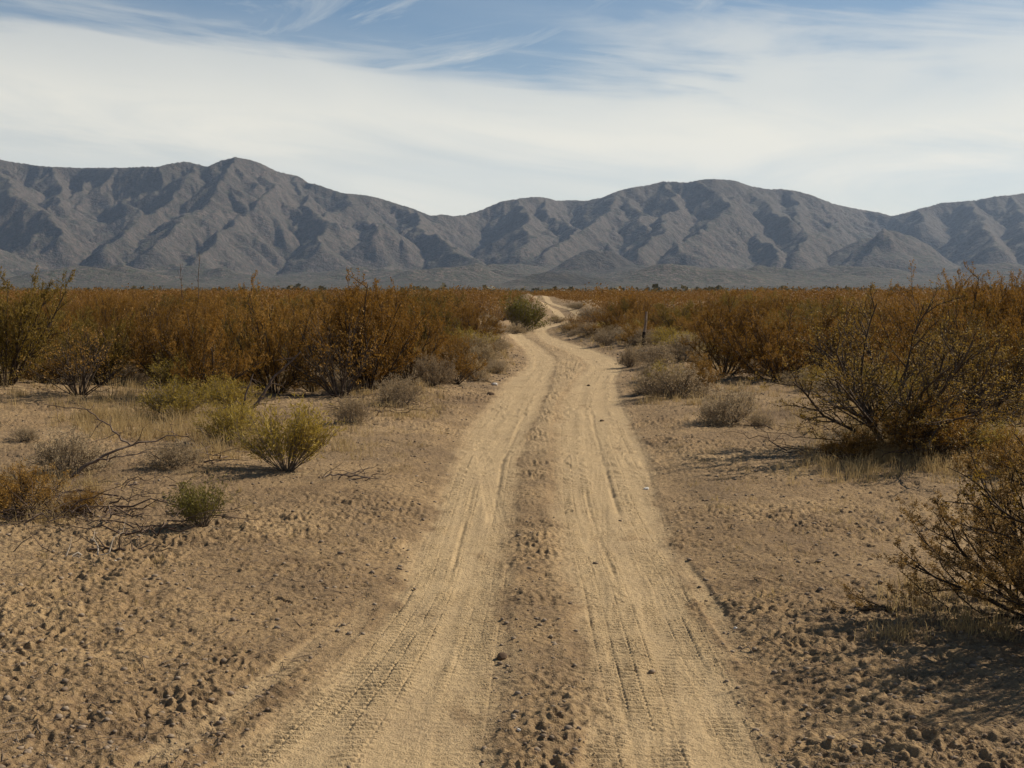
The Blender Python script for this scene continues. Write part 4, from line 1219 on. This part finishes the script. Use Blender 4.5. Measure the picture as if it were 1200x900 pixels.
# ------------------------------------------------------------------ dead wood, stones, post
def limb_mesh(name, chains, mat):
    p = Plant(1)
    for pts, r0, r1 in chains:
        n = len(pts) - 1
        p.lines.append((0, pts, [r0 + (r1 - r0) * i / n for i in range(n + 1)]))
    V, Q = p.tubes(9, (7,))
    me = quads_mesh(name, V, Q, mat, True)
    return me
def wander(rng, a, b, n, j, sag=0):
    out = []
    for i in range(n + 1):
        t = i / n
        k = math.sin(math.pi * t)
        out.append((a[0] + (b[0] - a[0]) * t + rng.gauss(0, j) * (0 < i < n), a[1] + (b[1] - a[1]) * t + rng.gauss(0, j) * (0 < i < n),
                    a[2] + (b[2] - a[2]) * t + rng.gauss(0, j) * (0 < i < n) + sag * k))
    return out
def dead(name, label, cat, foot, specs, mat, seed, group=None):
    """specs: chains given as pixel/height-over-ground points relative to a common foot distance"""
    rng = random.Random(seed)
    fx, fy = P(*foot); fz = gz(fx, fy)
    s = fy / F
    chains = []
    for pts, r0, r1 in specs:
        w = []
        for (px, py, dy) in pts:
            y = fy + dy
            w.append(((px - CX) * y / F - fx, dy, CAM_H + (HORIZON - py) * y / F - fz))
        full = []
        for a, b in zip(w[:-1], w[1:]):
            seg = wander(rng, a, b, 4, .012)
            full += seg if not full else seg[1:]
        chains.append((full, r0, r1))
        # side twigs
        for i in range(1, len(full) - 1):
            if rng.random() < .55:
                q = full[i]
                d = vnorm((rng.gauss(0, 1), rng.gauss(0, .6), rng.gauss(.25, .6)))
                L = rng.uniform(.12, .4)
                chains.append((wander(rng, q, vadd(q, d, L), 3, .015), r1 * .7 + .002, .0015))
    o = link(name, limb_mesh(name, chains, mat))
    o.location = (fx, fy, fz)
    o["label"] = label; o["category"] = cat
    return o
dead("dead_branch", "long arching dark dead branch lifting off the orange shrub at far left", "branch", (66, 570),
     [([(64, 568, 0), (95, 548, .1), (125, 532, .2), (160, 519, .3), (205, 511, .4)], .022, .006),
      ([(150, 522, .28), (134, 508, .3), (118, 494, .35), (100, 480, .4), (50, 474, .5)], .011, .004),
      ([(105, 543, .12), (140, 536, .2), (170, 530, .3)], .010, .004)], M_DEADWOOD, 3)
dead("dead_limb", "leaning dark dead limb with forked top behind the yellow green shrub", "branch", (268, 497),
     [([(268, 497, 0), (290, 482, .1), (308, 462, .2), (322, 440, .3), (352, 412, .4)], .040, .012),
      ([(283, 486, .05), (287, 462, .1), (296, 438, .2)], .022, .008), ([(246, 492, -.1), (258, 480, 0), (276, 470, .1)], .020, .008)], M_DEADWOOD, 4)
dead("dead_twigs", "dark dead twig cluster lying on sand right of the feathery shrub", "branch", (405, 564),
     [([(372, 560, 0), (395, 557, .1), (425, 561, 0), (442, 556, .1)], .011, .004), ([(395, 563, -.1), (418, 553, 0), (432, 548, .1)], .008, .003),
      ([(380, 565, -.1), (410, 563, 0), (440, 562, -.1)], .010, .004)], M_DEADWOOD, 5)
dead("fallen_branch", "dark fallen branch lying across the sand behind the small green shrub", "branch", (130, 570),
     [([(130, 569, 0), (160, 571, 0), (195, 572, -.05), (225, 575, -.1)], .014, .006)], M_DEADWOOD, 6)
dead("fallen_branch", "thin dark fallen branch below the tangled orange shrub", "branch", (95, 603),
     [([(85, 600, .1), (120, 602, 0), (165, 608, -.1)], .012, .005)], M_DEADWOOD, 7)
dead("fallen_stick", "bleached pale stick lying on the ground at lower left", "stick", (80, 660),
     [([(48, 660, .02), (70, 657.5, .05), (100, 655, .1), (140, 652, .15)], .012, .006)], M_PALEWOOD, 8)
dead("fallen_stick", "dark stick lying behind the bleached pale one at lower left", "stick", (120, 649),
     [([(98, 647, .02), (125, 645.5, .05), (150, 648.5, 0), (178, 650, 0)], .012, .007)], M_DEADWOOD, 9)
dead("fallen_stick", "thin dark stick reaching in from the left edge of the view", "stick", (20, 654),
     [([(-30, 656, .02), (5, 654, .05), (40, 652, .1), (60, 650, .1)], .011, .004)], M_DEADWOOD, 10)
dead("fallen_stick", "short slanting stick between the shrub tangle and the pale stick", "stick", (40, 640),
     [([(33, 636, .1), (44, 646, .05), (52, 652, 0)], .008, .005)], M_DEADWOOD, 12)
dead("brushwood", "tangle of dark broken brushwood under the orange shrub at far left", "brushwood", (60, 612),
     [([(0, 612, 0), (40, 600, .1), (90, 606, 0)], .012, .004), ([(10, 596, .2), (35, 612, 0), (60, 618, -.1)], .010, .004),
      ([(30, 618, -.1), (60, 602, .1), (105, 596, .2)], .010, .003), ([(45, 590, .2), (62, 610, .1), (72, 620, -.1)], .008, .003),
      ([(-10, 605, .1), (20, 620, -.1), (66, 616, -.05)], .010, .003)], M_DEADWOOD, 13)

def tangle(px0, px1, py0, py1, n, label, seed):
    rng = random.Random(seed)
    cx, cy = .5 * (px0 + px1), .5 * (py0 + py1)
    fx, fy = P(cx, cy); fz = gz(fx, fy)
    chains = []
    for _ in range(n):
        x, y = P(rng.uniform(px0, px1), rng.uniform(py0, py1))
        a = rng.uniform(0, 6.28); L = rng.uniform(.25, .9); up = abs(rng.gauss(0, .16))
        z = gz(x, y)
        A = (x - fx, y - fy, z - fz + rng.uniform(0, .10)); B = (A[0] + math.cos(a) * L, A[1] + math.sin(a) * L * .8, A[2] + up * L + rng.uniform(-.02, .05))
        chains.append((wander(rng, A, B, 5, .025), rng.uniform(.004, .011), .002))
        if rng.random() < .7:
            q = chains[-1][0][3]
            chains.append((wander(rng, q, (q[0] + rng.gauss(0, .16), q[1] + rng.gauss(0, .16), q[2] + abs(rng.gauss(.05, .08))), 3, .015), .004, .0015))
    o = link("brushwood", limb_mesh("brushwood", chains, M_DEADWOOD))
    o.location = (fx, fy, fz); o["label"] = label; o["kind"] = "stuff"
tangle(-40, 120, 588, 630, 60, "wide litter of dark broken branches around the orange shrub at far left", 91)
tangle(120, 225, 580, 640, 26, "scatter of thin dark broken twigs just left of the small green shrub", 92)
tangle(200, 330, 520, 548, 30, "dark twiggy debris under the straw left of the feathery shrub", 93)
tangle(890, 1130, 505, 545, 60, "dark fallen twigs in the shade of the largest bush", 94)
tangle(395, 500, 462, 492, 40, "thin dead branches on the sand under the dark many stemmed bush", 95)
def stalk(px, foot_py, top_py, label, bend, seed):
    x, y = P(px, foot_py)
    rng = random.Random(seed)
    h = CAM_H + (HORIZON - top_py) * y / F - gz(x, y)
    main = wander(rng, (0, 0, -.05), (bend, 0, h), 8, .02)
    chains = [(main, .030, .010)]
    for i in (4, 5, 6, 7):
        q = main[i]
        for s in (-1, 1):
            if rng.random() < .6: chains.append((wander(rng, q, (q[0] + s * rng.uniform(.05, .22), q[1] + rng.uniform(-.1, .1), q[2] + rng.uniform(.2, .6)), 4, .012), .010, .004))
    o = link("bare_stalk", limb_mesh("bare_stalk", chains, M_DEADWOOD))
    o.location = (x, y, gz(x, y)); o["label"] = label; o["category"] = "dead plant"
stalk(232, 388, 296, "taller of two thin bare stalks standing over the scrub against the mountain", .12, 61)
stalk(215, 388, 310, "shorter of two thin bare stalks standing over the scrub against the mountain", -.1, 62)

def stone(px, py, wpx, label, mat, seed, flat=.6, name="stone"):
    x, y = P(px, py)
    if y > 90: return
    rs = np.random.RandomState(seed)
    import bmesh
    bm = bmesh.new(); bmesh.ops.create_icosphere(bm, subdivisions=2, radius=1)
    r = wpx * .5 * y / F
    ax = rs.normal(0, 1, (9, 3)); ax /= np.linalg.norm(ax, axis=1)[:, None]; cut_ = rs.uniform(.62, .95, 9)
    for v in bm.verts:
        c = np.array(v.co)
        for a, t in zip(ax, cut_):
            d = c @ a
            if d > t: c = c - a * (d - t) * .9
        v.co = (c[0] * r, c[1] * r * .8, c[2] * r * flat)
    me = bpy.data.meshes.new(name); bm.to_mesh(me); bm.free(); me.materials.append(mat)
    o = link(name, me); dz, _ = detail(np.array([x]), np.array([y]))
    o.location = (x, y, gz(x, y) + float(dz[0]) + r * flat * .35); o.rotation_euler = (0, 0, rs.uniform(0, 6))
    o["label"] = label; o["category"] = "clod" if name == "dirt_clod" else "stone"
M_WHITE = bark_mat("white_stone", [(.3, (.50, .46, .40)), (.7, (.72, .68, .62))], 20)
M_CLOD = bark_mat("dark_clod", [(.3, (.075, .05, .034)), (.7, (.17, .12, .08))], 18)
stone(759, 574, 8, "small white stone at the right edge of the right wheel track", M_WHITE, 1)
stone(131, 661, 9, "white stone on the sand beside the pale stick at lower left", M_WHITE, 2)
stone(588, 780, 17, "dark earth clod on the crown between the wheel tracks", M_CLOD, 3, .6, "dirt_clod")
stone(668, 399, 5, "pale stone beside the bend of the road, right side", M_PEBBLE, 4, .6)
stone(579, 452, 9, "pale stone on the left verge before the bend", M_WHITE, 5)
stone(866, 741, 6, "little white stone right of the road near the sprawling bush", M_WHITE, 6)
stone(608, 870, 6, "small white stone near the bottom on the crown of the road", M_WHITE, 7)
stone(690, 452, 5, "dark pebble in the middle of the road before the bend", M_CLOD, 8, .7)
stone(706, 493, 7, "dark clod at the right edge of the road near the bend", M_CLOD, 9, .5, "dirt_clod")
stone(575, 463, 12, "dark clod on the left verge below the pale stone", M_CLOD, 10, .5, "dirt_clod")

def post():
    x, y = P(753, 408)
    s = y / F
    root = bpy.data.objects.new("wooden_post", None); COL.objects.link(root)
    root.location = (x, y, gz(x, y)); root.rotation_euler = (0, rad(6), 0)
    root["label"] = "leaning wooden post with a dark lower half beside the grey shrubs"; root["category"] = "post"
    def shaft(name, z0, z1, r0, r1, mat, seed):
        rs = np.random.RandomState(seed)
        n, k = 9, 10
        V, Q = [], []
        for i in range(n):
            t = i / (n - 1); r = r0 + (r1 - r0) * t
            for j in range(k):
                a = 6.2832 * j / k
                rr = r * (1 + .10 * math.sin(3 * a + 1) + rs.normal(0, .035))
                V.append((rr * math.cos(a) + .012 * math.sin(t * 4), rr * math.sin(a), z0 + (z1 - z0) * t))
        for i in range(n - 1):
            for j in range(k):
                Q.append((i * k + j, i * k + (j + 1) % k, (i + 1) * k + (j + 1) % k, (i + 1) * k + j))
        me = bpy.data.meshes.new(name)
        me.from_pydata(V, [], Q + [tuple(range(k - 1, -1, -1)), tuple(range((n - 1) * k, n * k))]); me.materials.append(mat)
        return link(name, me, root)
    shaft("shaft", .55, 1.26, .050, .040, M_POST, 1)
    shaft("base", -.15, .548, .064, .058, M_CHAR, 2)
post()

build_ground(LITTER)
build_mountains()
build_sky()
build_haze()
